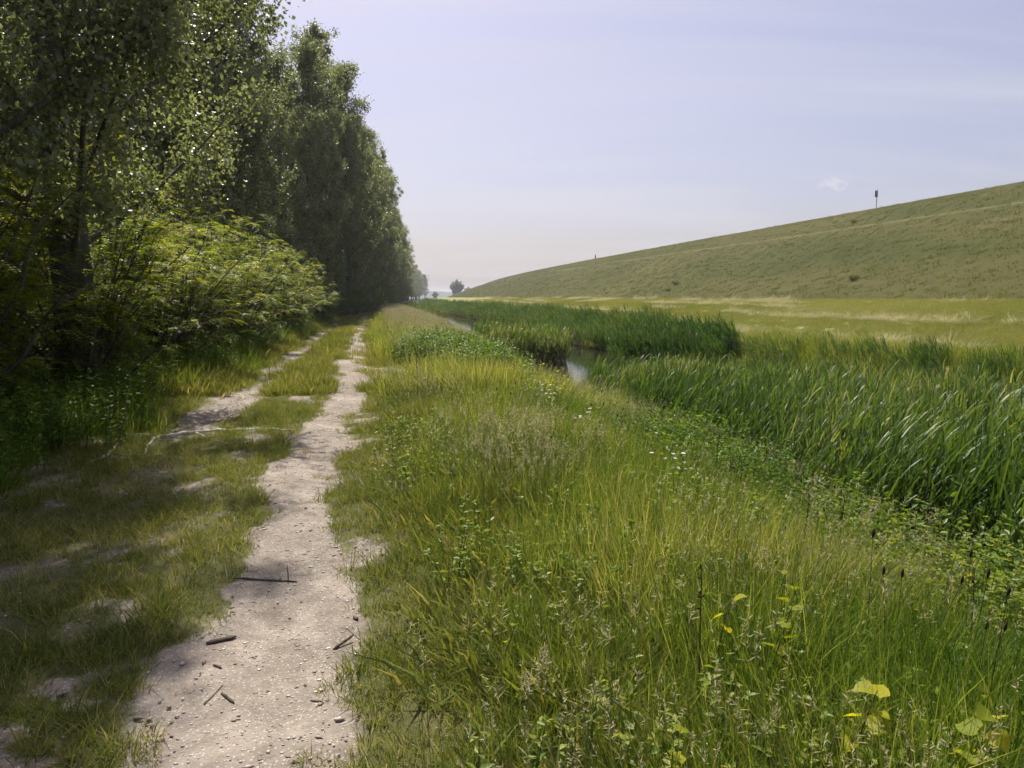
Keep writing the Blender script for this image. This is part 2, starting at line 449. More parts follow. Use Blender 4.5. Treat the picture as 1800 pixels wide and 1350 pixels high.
def water_material():
    m, N, L = new_mat('ditch_water')
    geo = N.new('ShaderNodeNewGeometry'); pos = geo.outputs['Position']
    pb = N.new('ShaderNodeBsdfPrincipled'); pb.inputs['Base Color'].default_value = (.018, .02, .012, 1)
    pb.inputs['Roughness'].default_value = .03; pb.inputs['Specular IOR Level'].default_value = .55; pb.inputs['IOR'].default_value = 1.33
    b = N.new('ShaderNodeBump'); b.inputs['Strength'].default_value = .10; b.inputs['Distance'].default_value = .03
    L.new(mth(N, L, 'ADD', noise(N, L, 3.5, 3, pos), mth(N, L, 'MULTIPLY', noise(N, L, 11, 2, pos), .4)), b.inputs['Height']); L.new(b.outputs[0], pb.inputs['Normal'])
    out = N.new('ShaderNodeOutputMaterial'); L.new(pb.outputs[0], out.inputs['Surface'])
    return m

M = {}
M['ground'], M['path'], M['dike'], M['water'] = ground_material(), path_material(), dike_material(), water_material()
M['short'] = leaf_mat('short_grass', [(0, (.06, .095, .016)), (.35, (.13, .17, .03)), (.7, (.215, .23, .055)), (1, (.38, .31, .16))], .42, .12)
M['tall'] = leaf_mat('tall_grass', [(0, (.042, .095, .013)), (.4, (.125, .195, .027)), (.72, (.24, .29, .05)), (1, (.44, .40, .18))], .45, .14)
M['seed'] = leaf_mat('seed_heads', [(0, (.20, .23, .08)), (.5, (.36, .345, .18)), (1, (.54, .50, .38))], .45, .2, .7, (1.1, 1.05, .8), .1)
M['reed'] = leaf_mat('reed_blades', [(0, (.03, .068, .014)), (.45, (.068, .125, .026)), (.8, (.135, .19, .04)), (1, (.36, .32, .16))], .40, .22, .45, (1.2, 1.2, .5))
M['herb'] = leaf_mat('herb_leaves', [(0, (.04, .095, .015)), (.45, (.105, .19, .028)), (.8, (.20, .265, .042)), (1, (.29, .31, .06))], .44, .2, .45)
M['poplar'] = leaf_mat('poplar_leaves', [(0, (.10, .12, .068)), (.45, (.185, .21, .11)), (.8, (.27, .295, .155)), (1, (.38, .40, .23))], .48, .7, .42, (1.15, 1.15, .6), .15, .25)
M['locust'] = leaf_mat('locust_leaves', [(0, (.07, .125, .018)), (.45, (.145, .215, .03)), (.8, (.27, .31, .04)), (1, (.44, .42, .055))], .56, .25, .45, (1.35, 1.2, .45), .3, .5)
M['shrub'] = leaf_mat('shrub_leaves', [(0, (.06, .09, .03)), (.45, (.115, .155, .052)), (.8, (.18, .22, .07)), (1, (.26, .27, .11))], .45, .4, .4)
M['sapling'] = leaf_mat('sapling_leaves', [(0, (.14, .20, .02)), (.5, (.30, .33, .025)), (.85, (.46, .42, .03)), (1, (.55, .55, .45))], .55, .12, .5, (1.25, 1.1, .3), .05)
M['dikegrass'] = leaf_mat('dike_grass_blades', [(0, (.055, .065, .018)), (.4, (.078, .085, .024)), (.7, (.098, .095, .032)), (1, (.16, .145, .06))], .35, .1, .7, (1.1, 1.1, .6), .2, .10)
M['fieldgrass'] = leaf_mat('meadow_blades', [(0, (.15, .175, .04)), (.4, (.22, .238, .06)), (.7, (.275, .275, .085)), (1, (.40, .36, .18))], .4, .1, .6, (1.1, 1.1, .65), .3, .15)
M['straw'] = leaf_mat('straw', [(0, (.26, .24, .10)), (.5, (.40, .36, .19)), (1, (.54, .49, .30))], .25, .2, .6, (1.1, 1, .7), .1)
M['dark_head'] = leaf_mat('plantain_heads', [(0, (.02, .015, .012)), (1, (.07, .05, .035))], .05, .1, .8, (1, 1, 1), 0)
M['yellow'] = leaf_mat('yellow_petals', [(0, (.55, .42, .02)), (1, (.75, .62, .05))], .35, .2, .6, (1.1, 1, .4), 0)
M['white'] = leaf_mat('white_petals', [(0, (.62, .62, .60)), (1, (.82, .82, .80))], .3, .2, .6, (1, 1, 1), 0)
M['shell'] = leaf_mat('shell_grit', [(0, (.22, .17, .13)), (.5, (.42, .37, .31)), (1, (.62, .58, .53))], .02, .3, .7, (1, 1, 1), .1)
M['litter'] = leaf_mat('litter', [(0, (.04, .03, .02)), (.6, (.12, .085, .055)), (1, (.22, .17, .11))], .1, .2, .8, (1, 1, 1), .1)
M['bark'] = plain_mat('poplar_bark', (.045, .040, .034), (.13, .12, .10), 5, .9, .6, 22, (1, 1, .25))
M['stem'] = plain_mat('green_stem', (.05, .055, .02), (.10, .10, .04), 9)
M['drystem'] = plain_mat('dry_stem', (.035, .026, .018), (.085, .065, .045), 12)
M['root'] = plain_mat('weathered_root', (.34, .31, .28), (.62, .58, .54), 9, .85, .6, 40, (1, 4, 4))
M['wood'] = plain_mat('dead_wood', (.055, .042, .032), (.14, .11, .085), 14, .9, .6, 60, (1, 5, 5))
M['palewood'] = plain_mat('pale_wood', (.20, .17, .12), (.36, .31, .23), 14, .85, .5, 60, (1, 5, 5))
M['steel'] = plain_mat('galvanised_steel', (.20, .20, .21), (.30, .30, .31), 6, .5, .1, 30, None, .5, .6)
M['signback'] = plain_mat('sign_back', (.045, .048, .055), (.075, .078, .09), 3, .55, .05, 20)
M['signface'] = plain_mat('sign_face', (.42, .44, .48), (.5, .52, .55), 3, .5, .05, 20)
M['post'] = plain_mat('dark_post', (.03, .026, .022), (.07, .06, .05), 8)

# ------------------------------------------------------------------ terrain
def grid_mesh(name, ss, ys, zf, mat, attrs=None, dz=0.0):
    S, Y = np.meshgrid(ss, ys); X = x_of(S, Y); Z = zf(X, Y) + dz
    V = np.stack([X, Y, Z], -1).reshape(-1, 3)
    w, h = len(ss), len(ys)
    i = (np.arange(h - 1)[:, None] * w + np.arange(w - 1)[None, :]).ravel()
    Q = np.stack([i, i + 1, i + w + 1, i + w], 1)
    at = {k: f(S, X, Y).ravel() for k, f in (attrs or {}).items()}
    return make_mesh(name, V, None, Q, mat, True, at)
def grow(a, b, first, k):
    out, d = [a], first
    while out[-1] < b: out.append(out[-1] + d); d *= k
    out[-1] = b
    return out
ss = np.array(sorted(set([-900, -500, -250, -120, -60, -40, -25, -18] + list(np.arange(-14, -5, .5)) + list(np.arange(-5, 2, .07)) +
              list(np.arange(2, 14.4, .25)) + list(np.arange(14.4, 24, .6)) + [26, 32, 40, 60, 120, 300, 900])))
ys = np.array([-60, -25, -12] + list(np.arange(-6, 1, .5)) + list(np.arange(1, 12, .08)) + grow(12, 5000, .1, 1.028))
link('ground', grid_mesh('ground', ss, ys, ground_z, M['ground'],
     {'bare': lambda S, X, Y: bare_at(X, Y) * (S < 4), 'mown': lambda S, X, Y: sstep(13.2, 15.5, S + 1.2 * (fbm(X, Y * .4, 61) - .5))}))['kind'] = 'structure'
py_ = np.array(list(np.arange(-3, 20, .09)) + grow(20, 190, .2, 1.03))
def path_mesh():
    V, w = [], 13
    for y in py_:
        hw = path_half(y) + .16 * (fbm(y * 2.1, 3.3, 71, 3) - .5), path_half(y) + .16 * (fbm(y * 2.1, 9.3, 73, 3) - .5)
        c = s_path(y)
        for k in range(w):
            t = k / (w - 1); s = c - hw[0] + t * (hw[0] + hw[1])
            x = float(x_of(s, y)); edge = min(t, 1 - t)
            V.append((x, y, float(ground_z(x, y)) + .006 - .012 * max(0, 1 - edge * 9)))
    h = len(py_); i = (np.arange(h - 1)[:, None] * w + np.arange(w - 1)[None, :]).ravel()
    return make_mesh('path', V, None, np.stack([i, i + 1, i + w + 1, i + w], 1), M['path'], True)
link('path', path_mesh())['kind'] = 'structure'
dss = np.array(list(np.arange(22.7, 40.1, .45)) + [40.3, 40.7, 41.1, 41.4, 41.7, 42.1] + list(np.arange(42.5, 47.6, .45)) + [47.6, 47.9, 48.2, 48.6, 50, 54, 60, 70, 82])
dys = np.array([-80, -40, -20, 0] + list(np.arange(8, 60, .6)) + grow(60, 2500, .7, 1.025))
link('dike', grid_mesh('dike', dss, dys, dike_z, M['dike'],
     {'track': lambda S, X, Y: (1 - sstep(.3, .95, np.abs(S - 41.0))), 'kerb': lambda S, X, Y: sstep(47.7, 47.95, S)}))['kind'] = 'structure'
wys = np.array([-20, 0, 6] + grow(10, 3000, 1, 1.05))
link('water', grid_mesh('water', np.linspace(3.6, 12.6, 16), wys, lambda X, Y: X * 0 - .95, M['water']))['kind'] = 'structure'
# low wooded rise on the horizon
def hills_mesh():
    xs = np.linspace(-900, 500, 160); V = []
    prof = 5 + 9 * fbm(xs * .006, xs * 0, 81, 4) + 3 * fbm(xs * .05, xs * 0, 83, 3)
    for d, k in ((0, 0), (60, 1), (260, 1.0), (420, 0)):
        V += [(x, 1500 + d, -1 + k * p) for x, p in zip(xs, prof)]
    n = len(xs); i = (np.arange(3)[:, None] * n + np.arange(n - 1)[None, :]).ravel()
    return make_mesh('hills', V, None, np.stack([i, i + 1, i + n + 1, i + n], 1), plain_mat('far_woods', (.03, .045, .022), (.05, .07, .03), .05), True)
link('hills', hills_mesh())['kind'] = 'structure'

# ------------------------------------------------------------------ scattering of uncountable plants
def scatter(name, label, cat, pts, protos, scale, tint, tilt=.05, rz=None, vid=None, zf=None, hug=1.0):
    zf = zf or ground_z
    n = len(pts)
    me = bpy.data.meshes.new(name)
    me.vertices.add(n); me.vertices.foreach_set('co', np.asarray(pts, np.float32).ravel())
    pts = np.asarray(pts, float)
    rz = rng.uniform(0, 2 * math.pi, n) if rz is None else rz
    gx = (zf(pts[:, 0] + .25, pts[:, 1]) - zf(pts[:, 0] - .25, pts[:, 1])) / .5
    gy = (zf(pts[:, 0], pts[:, 1] + .25) - zf(pts[:, 0], pts[:, 1] - .25)) / .5
    gx = np.clip(gx, -.8, .8) * hug + rng.normal(0, tilt, n); gy = np.clip(gy, -.8, .8) * hug + rng.normal(0, tilt, n)
    rot = np.empty((n, 3), np.float32)
    for i in range(n):
        m3 = Vector((0, 0, 1)).rotation_difference(Vector((-gx[i], -gy[i], 1))).to_matrix() @ Matrix.Rotation(rz[i], 3, 'Z')
        rot[i] = m3.to_euler()
    a = me.attributes.new('rot', 'FLOAT_VECTOR', 'POINT'); a.data.foreach_set('vector', rot.ravel())
    sc = np.asarray(scale, np.float32)
    if sc.ndim == 1: sc = np.repeat(sc[:, None], 3, 1)
    a = me.attributes.new('scl', 'FLOAT_VECTOR', 'POINT'); a.data.foreach_set('vector', np.ascontiguousarray(sc).ravel())
    a = me.attributes.new('tint', 'FLOAT', 'POINT'); a.data.foreach_set('value', np.asarray(tint, np.float32))
    a = me.attributes.new('vid', 'INT', 'POINT'); a.data.foreach_set('value', (rng.integers(0, len(protos), n) if vid is None else vid).astype(np.int32))
    o = link(name, me)
    ng = bpy.data.node_groups.new(name + '_scatter', 'GeometryNodeTree')
    ng.interface.new_socket('Geometry', in_out='INPUT', socket_type='NodeSocketGeometry')
    ng.interface.new_socket('Geometry', in_out='OUTPUT', socket_type='NodeSocketGeometry')
    N, L = ng.nodes, ng.links
    gi, go = N.new('NodeGroupInput'), N.new('NodeGroupOutput')
    iop = N.new('GeometryNodeInstanceOnPoints'); L.new(gi.outputs[0], iop.inputs['Points'])
    g2i = N.new('GeometryNodeGeometryToInstance')
    for p in protos:
        oi = N.new('GeometryNodeObjectInfo'); oi.inputs['Object'].default_value = p
        L.new(oi.outputs['Geometry'], g2i.inputs[0])
    L.new(g2i.outputs[0], iop.inputs['Instance'])
    iop.inputs['Pick Instance'].default_value = True
    def attr(nm, ty):
        q = N.new('GeometryNodeInputNamedAttribute'); q.data_type = ty; q.inputs['Name'].default_value = nm
        return q.outputs['Attribute']
    L.new(attr('vid', 'INT'), iop.inputs['Instance Index'])
    e2r = N.new('FunctionNodeEulerToRotation'); L.new(attr('rot', 'FLOAT_VECTOR'), e2r.inputs[0]); L.new(e2r.outputs[0], iop.inputs['Rotation'])
    L.new(attr('scl', 'FLOAT_VECTOR'), iop.inputs['Scale'])
    L.new(iop.outputs[0], go.inputs[0])
    md = o.modifiers.new('scatter', 'NODES'); md.node_group = ng
    return tag(o, label, cat, None, 'stuff')
def proto(name, mb, mat, smooth=False):
    return bpy.data.objects.new(name, mb.mesh(name, mat, smooth))

def tuft(n, rad, h, w, lean=.25, bend=.25, hv=.35, levels=3, tone=(.25, .75), upright=1.0):
    mb = MB()
    a = rng.uniform(0, 2 * math.pi, n); r = rad * np.sqrt(rng.uniform(0, 1, n))
    base = np.stack([np.cos(a) * r, np.sin(a) * r, np.full(n, -.02)], 1)
    yaw = a + rng.normal(0, .9, n)
    H = h * rng.uniform(1 - hv, 1 + hv, n)
    V, T, Q, idx, fr = blades(base, H, w * np.exp(rng.normal(0, .35, n)), yaw, np.abs(rng.normal(0, lean, n)), np.abs(rng.normal(0, bend, n)),
                              rng.uniform(0, math.pi * 2, n), levels)
    tn = rng.uniform(tone[0], tone[1], n); dead = rng.random(n) < .06; tn[dead] = rng.uniform(.85, 1, dead.sum())
    mb.add(V, T, Q, tn[idx])
    return mb

MEDIUM = [proto('medium_patch', tuft(130, .22, .12, .010, .45, .4, .5, 2, (.1, .8)), M['short']) for _ in range(4)]
TALL = [proto('tall_patch', tuft(250, .30, .32, .0054, .28, .22, .7, 3, (.0, .92)), M['tall']) for _ in range(6)]
TALLFAR = [proto('tall_clump', tuft(270, .55, .40, .0105, .30, .26, .6, 2, (.0, .95)), M['tall']) for _ in range(4)]
DIKEG = [proto('dike_clump', tuft(20, .24, .10, .016, .6, .4, .6, 2, (.1, .9)), M['dikegrass']) for _ in range(4)]
FIELDG = [proto('field_clump', tuft(220, .85, .26, .02, .4, .35, .5, 2, (.1, .8)), M['fieldgrass']) for _ in range(4)]
STRAW = [proto('straw_wisp', tuft(60, .30, .30, .012, 1.6, .8, .6, 2, (.1, .95)), M['straw']) for _ in range(3)]

def seedhead(n=30, h=.60, spread=.36):
    mb = MB()
    for i in range(n):
        a = rng.uniform(0, 6.28); r = spread * math.sqrt(rng.random()); b = np.array([math.cos(a) * r, math.sin(a) * r, 0])
        H = h * rng.uniform(.75, 1.2); yaw = rng.uniform(0, 6.28); ln = abs(rng.normal(0, .16))
        t = np.linspace(0, 1, 4); P = b + np.stack([math.cos(yaw) * ln * H * t ** 1.8, math.sin(yaw) * ln * H * t ** 1.8, H * t], 1)
        mb.add(*tube(P, [.0016, .0013, .001, .0006], 3, False), tone=.15)
        k = 12; tt = rng.uniform(.0, 1, k); pp = P[-1] - (P[-1] - P[-2]) * (tt * .45)[:, None]
        d = runit(k, .9); V, T = leaves(pp, d, runit(k), rng.uniform(.012, .03, k) * (.5 + tt), .0045)
        mb.add(V, T, None, np.repeat(rng.uniform(.3, 1, k), 4))
    return mb
SEED = [proto('seed_stalks', seedhead(), M['seed']) for _ in range(4)]
def plantain(n=3):
    mb = MB()
    for i in range(n):
        a = rng.uniform(0, 6.28); r = .12 * math.sqrt(rng.random()); H = rng.uniform(.38, .60); ln = rng.normal(0, .06, 2)
        b = np.array([math.cos(a) * r, math.sin(a) * r, 0]); t = np.linspace(0, 1, 3)
        P = b + np.stack([ln[0] * t * t, ln[1] * t * t, H * t], 1)
        mb.add(*tube(P, .0013, 3, False), tone=.9)
        top = P[-1]; q = np.linspace(0, 1, 5); Ph = top + np.stack([q * 0, q * 0, q * .032], 1)
        mb.add(*tube(Ph, np.array([.002, .005, .0055, .004, .001]), 5), tone=.2)
    return mb
PLANT = [proto('plantain_stalks', plantain(), M['dark_head']) for _ in range(3)]

def herb(h=.50, nst=17, leaf=.055, pairs=9, spread=.34):
    mb = MB()
    for i in range(nst):
        a = rng.uniform(0, 6.28); r = spread * math.sqrt(rng.random()); H = h * rng.uniform(.65, 1.15)
        b = np.array([math.cos(a) * r, math.sin(a) * r, -.02]); ln = rng.normal(0, .12, 2)
        t = np.linspace(0, 1, 4); P = b + np.stack([ln[0] * H * t ** 1.5, ln[1] * H * t ** 1.5, H * t], 1)
        mb.add(*tube(P, [.0035, .003, .0022, .001], 3, False), tone=.3)
        n = pairs * 2 + 3; tt = np.concatenate([np.repeat(np.linspace(.18, .95, pairs), 2), [1, 1, 1]])
        pp = b + np.stack([ln[0] * H * tt ** 1.5, ln[1] * H * tt ** 1.5, H * tt], 1)
        az = np.concatenate([np.repeat(np.arange(pairs) * 1.57 + rng.uniform(0, 6), 2) + np.tile([0, math.pi], pairs), rng.uniform(0, 6.28, 3)]) + rng.normal(0, .3, n)
        el = rng.uniform(-.1, .6, n); d = np.stack([np.cos(az) * np.cos(el), np.sin(az) * np.cos(el), np.sin(el)], 1)
        L = leaf * (1.15 - .55 * tt) * rng.uniform(.8, 1.25, n)
        V, T = leaves(pp, d, np.array([[0, 0, 1.]]) + .4 * rng.normal(size=(n, 3)), L, L * .5)
        mb.add(V, T, None, np.repeat(rng.uniform(.2, .85, n) + .1 * tt, 4))
    return mb
HERBLOW = [proto('herb_sprawl', herb(.24, 8, .045, 5, .5), M['herb']) for _ in range(4)]
HERB = [proto('herb_plant', herb(), M['herb']) for _ in range(4)]

def reed(n=20, h=1.14, spread=.36, leaf=.40, w=.021, levels=4):
    mb = MB()
    for i in range(n):
        a = rng.uniform(0, 6.28); r = spread * math.sqrt(rng.random()); H = h * rng.uniform(.72, 1.15)
        b = np.array([math.cos(a) * r, math.sin(a) * r, -.1]); ln = rng.normal(0, .05, 2)
        t = np.linspace(0, 1, 4); P = b + np.stack([ln[0] * H * t * t, ln[1] * H * t * t, H * t], 1)
        mb.add(*tube(P, [.005, .0045, .003, .001], 3, False), tone=.35)
        k = 9; tt = np.linspace(.22, .97, k); pp = b + np.stack([ln[0] * H * tt ** 2, ln[1] * H * tt ** 2, H * tt], 1)
        yaw = np.arange(k) * 2.7 + rng.uniform(0, 6) + rng.normal(0, .4, k)
        L = leaf * rng.uniform(.7, 1.2, k) * (1 - .25 * tt)
        V, T, Q, idx, fr = blades(pp, L, w * rng.uniform(.7, 1.2, k), yaw, rng.uniform(.12, .42, k), rng.uniform(.05, .65, k) * (1.05 - .5 * tt), None, levels, .55, .75)
        tn = rng.uniform(.05, .85, k); tn[:2] = rng.uniform(.6, 1.05, 2)
        mb.add(V, T, Q, tn[idx])
    return mb
REED = [proto('reed_stems', reed(), M['reed']) for _ in range(5)]
REEDFAR = [proto('reed_clump', reed(24, 1.15, .6, .46, .032, 3), M['reed']) for _ in range(3)]

def field_pts(n, s0, s1, y0, y1, ypow=1.0, mask=None, zf=ground_z, cull=True):
    s = rng.uniform(s0, s1, n); y = y0 + (y1 - y0) * rng.random(n) ** ypow
    x = x_of(s, y); z = zf(x, y)
    k = seen(x, y, z) if cull else np.ones(n, bool)
    if mask is not None: k &= rng.random(n) < mask(x, y, s)
    return np.stack([x, y, z], 1)[k], s[k], y[k]
def cat(*a):
    return tuple(np.concatenate(q) for q in zip(*a))

# --- short turf either side of the path
mk = lambda x, y, s: np.clip(1.02 - 1.12 * bare_at(x, y) + .55 * sstep(.70, .78, fbm(x * 2.7, y * 2.7, 57, 2)), 0, 1) * (.35 + .65 * sstep(.3, .5, fbm(x * 3, y * 3, 101, 2)))
def turf_mesh(n):
    P, s, y = field_pts(n, -4.8, 1.6, .8, 14, 1.3, mk)
    per = 13; m = len(P)
    c = np.repeat(P, per, 0); size = np.repeat(rng.uniform(.6, 1.4, m) * (1 - .45 * bare_at(P[:, 0], P[:, 1])) * (1 + .5 * sstep(.55, .7, fbm(P[:, 0] * 1.6, P[:, 1] * 1.6, 107))), per)
    a = rng.uniform(0, 6.283, m * per); r = .045 * np.sqrt(rng.random(m * per))
    b = c + np.stack([np.cos(a) * r, np.sin(a) * r, np.full(m * per, -.01)], 1)
    V, T, Q, idx, fr = blades(b, .078 * size * rng.uniform(.5, 1.5, m * per), .0058 * rng.uniform(.6, 1.3, m * per), a + rng.normal(0, .8, m * per), np.abs(rng.normal(0, .5, m * per)),
                              np.abs(rng.normal(0, .5, m * per)), rng.uniform(0, 6.283, m * per), 2)
    tn = rng.uniform(.1, .7, m * per) + np.repeat(.45 * (fbm(P[:, 0] * .8, P[:, 1] * .8, 103) - .5) + .25 * bare_at(P[:, 0], P[:, 1]), per)
    dead = rng.random(m * per) < .13; tn[dead] = rng.uniform(.85, 1, dead.sum())
    return make_mesh('short_grass', V, T, Q, M['short'], False, {'tone': np.clip(tn, 0, 1)[idx]})
tag(link('short_grass', turf_mesh(36000)), 'short trampled turf beside the bare footpath in the foreground', 'grass', None, 'stuff')
P, s, y = field_pts(9000, -5, 1.6, 13, 110, 1.9, mk)
scatter('verge_grass', 'short green grass between the wheel tracks farther along the path', 'grass', P, MEDIUM,
        rng.uniform(.7, 1.4, len(P)) * np.where(s < -3.4, 1.6, 1.0), .05 + .4 * (fbm(P[:, 0] * .5, P[:, 1] * .5, 105) - .5), .2)

# --- tall meadow grass on the bank right of the path
def open_water(y, s):
    return 1 - sstep(3.4, 4.0, s) * (sstep(15.5, 17.5, y) * (1 - sstep(29, 31, y)) + sstep(35, 37, y) * (1 - sstep(76, 84, y)))
def tall_mask(x, y, s):
    edge = s_path(y) + path_half(y) + .50 + .5 * (fbm(x * .7, y * .7, 111) - .5)
    return sstep(0, .55, s - edge) * (1 - sstep(5.0, 5.9, s)) * np.clip(1 - 1.2 * bare_at(x, y), 0, 1) * open_water(y, s) * sstep(.9, 1.2, ((s - .3) / 1.5) ** 2 + ((y - 16.2) / 2.9) ** 2)
def herb_mask(x, y, s):
    low = sstep(2.2, 3.6, s + 2.4 * (fbm(x * .6, y * .6, 131) - .5)) * (1 - sstep(4.6, 5.2, s)) * (.35 + .65 * sstep(.4, .6, fbm(x * .9, y * .9, 132)))
    blob = (1 - sstep(.7, 1.1, ((s - 2.6) / 2.5) ** 2 + ((y - 17.5) / 5.2) ** 2)) * sstep(.5, 1.0, s)
    return np.maximum(low * (1 - .6 * sstep(26, 40, y)), blob) * open_water(y, s) * sstep(.9, 1.2, ((s - .3) / 1.4) ** 2 + ((y - 16.2) / 2.7) ** 2)
P, s, y = field_pts(2300, .2, 5.9, .9, 13, 1.2, lambda x, y, s: tall_mask(x, y, s) * (1 - .6 * herb_mask(x, y, s)))
scatter('meadow_grass', 'tall yellow-green grass on the near ditch bank', 'grass', P, TALL,
        rng.uniform(.55, 1.15, len(P)) * (.45 + .55 * sstep(.3, 1.6, s - s_path(y) - path_half(y) - .2)), -.04 + .75 * (fbm(P[:, 0] * .7, P[:, 1] * .7, 113) - .5) + .08 * rng.normal(size=len(P)), .06)
P, s, y = field_pts(4400, .1, 5.8, 12, 130, 1.8, lambda x, y, s: tall_mask(x, y, s) * (1 - .92 * herb_mask(x, y, s)))
scatter('bank_grass', 'tall grass on the ditch bank farther along the path', 'grass', P, TALLFAR,
        rng.uniform(.65, 1.25, len(P)), .12 + .5 * (fbm(P[:, 0] * .4, P[:, 1] * .4, 115) - .5), .15)
P, s, y = field_pts(5200, .3, 4.4, .8, 14, 1.25, tall_mask)
scatter('sward', 'dense low green sward under the tall meadow grass', 'grass', P, MEDIUM, rng.uniform(.8, 1.6, len(P)), -.08 + .35 * (fbm(P[:, 0] * .9, P[:, 1] * .9, 117) - .5), .06)
# --- seed heads, thick beyond the bare spur and in drifts nearer by
def seed_mask(x, y, s):
    return tall_mask(x, y, s) * np.maximum(sstep(22, 28, y) * (1 - .6 * sstep(40, 55, y)) * (1 - sstep(3.8, 5.2, s)), .9 * sstep(.5, .66, fbm(x * .6, y * .6, 121)) * sstep(3.5, 6, y) + .09)
P, s, y = field_pts(4200, .3, 5.5, 1.5, 110, 1.7, seed_mask)
scatter('seeding_grass', 'tan grass seed heads above the bank grass', 'grass', P, SEED, rng.uniform(.6, 1.1, len(P)) * (1 + .4 * sstep(20, 50, y)), -.1 + .2 * sstep(10, 25, y) + .15 * rng.normal(size=len(P)), .04)
P, s, y = field_pts(45, 1.0, 4.2, 1.6, 9, 1.1, lambda x, y, s: tall_mask(x, y, s) * sstep(.45, .6, fbm(x * .7, y * .7, 127)))
scatter('plantain', 'thin stalks with small dark plantain heads among the meadow grass', 'plant', P, PLANT, rng.uniform(.8, 1.25, len(P)), np.zeros(len(P)), .1)
# --- leafy herbs on the lower bank and behind the spur
P, s, y = field_pts(5200, .6, 6.1, 1.0, 34, 1.3, herb_mask)
scatter('bank_herbs', 'leafy green herbs crowding the lower ditch bank', 'plant', P, HERB, rng.uniform(.5, 1.1, len(P)) * (.45 + 1.15 * fbm(P[:, 0] * 1.3, P[:, 1] * 1.3, 135, 2)) * (1 + .3 * sstep(2.6, 3.8, s) * (1 - sstep(9, 12, y)) - .45 * sstep(4.0, 4.8, s)) * (1 - .35 * sstep(10, 14, y)), -.08 + .12 * rng.normal(size=len(P)) + .5 * (fbm(P[:, 0] * .45, P[:, 1] * .45, 133) - .5), .15)
P, s, y = field_pts(1500, .3, 4, 1.0, 13, 1.2, lambda x, y, s: tall_mask(x, y, s) * sstep(.40, .6, fbm(x * 1.1, y * 1.1, 143)))
scatter('meadow_herbs', 'low clover and leafy weeds among the meadow grass', 'plant', P, HERBLOW, rng.uniform(.7, 1.3, len(P)), .1 + .4 * (fbm(P[:, 0] * .8, P[:, 1] * .8, 145) - .5), .06)
P, s, y = field_pts(1500, .5, 5.2, 12, 24, 1.0, lambda x, y, s: open_water(y, s) * (1 - sstep(.7, 1.1, ((s - 2.6) / 2.2) ** 2 + ((y - 17.0) / 4.6) ** 2)) * sstep(.9, 1.2, ((s - .3) / 1.4) ** 2 + ((y - 16.0) / 2.6) ** 2))
scatter('nettle_patch', 'fresh green nettle-like weeds in a dense patch beside the bare spur', 'plant', P, HERB, rng.uniform(.9, 1.7, len(P)) * (1 - .55 * sstep(2.0, 3.0, s)), -.12 + .3 * (fbm(P[:, 0] * .8, P[:, 1] * .8, 149) - .5), .06)
P, s, y = field_pts(1500, -5.6, -3.2, 2, 60, 1.5, lambda x, y, s: 1 - sstep(-4.2, -3.3, s + .9 * (fbm(x * .8, y * .8, 137) - .5)))
scatter('hedge_herbs', 'dark green nettles and herbs along the foot of the bushes', 'plant', P, HERB, rng.uniform(.7, 1.5, len(P)), -.12 + .3 * (fbm(P[:, 0], P[:, 1], 139) - .5), .15)
P, s, y = field_pts(1300, -5.4, -3.1, 2, 70, 1.5, lambda x, y, s: 1 - sstep(-4.1, -3.2, s + .9 * (fbm(x * .8, y * .8, 137) - .5)))
scatter('hedge_grass', 'long grass along the foot of the bushes', 'grass', P, TALLFAR, rng.uniform(.5, 1.0, len(P)), -.18 + .3 * (fbm(P[:, 0], P[:, 1], 141) - .5), .2)

# --- reeds in and along the ditch
def reed_near(x, y, s):
    n = fbm(x * .35, y * .3, 151, 2)
    fill = (1 - sstep(14.5, 17, y + 3 * (n - .5))) * sstep(4.3, 4.9, s + .6 * (n - .5)) * (1 - sstep(10.4, 11.4, s))
    shore = (1 - sstep(18.5, 20.5, y)) * sstep(4.8, 5.3, s) * (1 - sstep(7.2 - .05 * (y - 15), 7.8 - .05 * (y - 15), s))
    return np.maximum(fill, shore)
P, s, y = field_pts(3500, 4.0, 11.6, 3.0, 36, 1.25, reed_near)
P[:, 2] = np.maximum(P[:, 2], -.95)
scatter('near_reeds', 'broad-leaved green reeds filling the near end of the ditch', 'reeds', P, REED, rng.uniform(.5, 1.22, len(P)) * (1.08 - .012 * np.minimum(y, 20)), .0 + .6 * (fbm(P[:, 0] * .3, P[:, 1] * .3, 153) - .5), .12)
def reed_left(x, y, s):
    a = (1 - sstep(.7, 1.1, ((s - 5.8) / 1.6) ** 2 + ((y - 33.5) / 4) ** 2))
    b = sstep(82, 88, y) * (1 - sstep(5.8, 7.0, np.abs(s - 5.2) + 4.5 + .8 * (fbm(y * .1, 1.1, 157) - .5)))
    return np.maximum(a, b)
P, s, y = field_pts(3200, 3.6, 8.4, 27, 230, 1.6, reed_left)
P[:, 2] = np.maximum(P[:, 2], -.95)
scatter('left_bank_reeds', 'bright green reeds on the path side of the ditch, beyond the first open water', 'reeds', P, REEDFAR, rng.uniform(.85, 1.2, len(P)) * .95, .08 + .4 * (fbm(P[:, 0] * .2, P[:, 1] * .2, 159) - .5), .08)
def reed_right(x, y, s):
    e = .9 * (fbm(y * .12, 7.7, 161) - .5)
    return (sstep(33, 37, y) + .45 * (1 - sstep(24, 30, y))) * sstep(10.8, 11.3, s + e) * (1 - sstep(12.9, 13.6, s + e))
P, s, y = field_pts(7200, 10.4, 14, 8, 420, 2.0, reed_right)
P[:, 2] = np.maximum(P[:, 2], -.95)
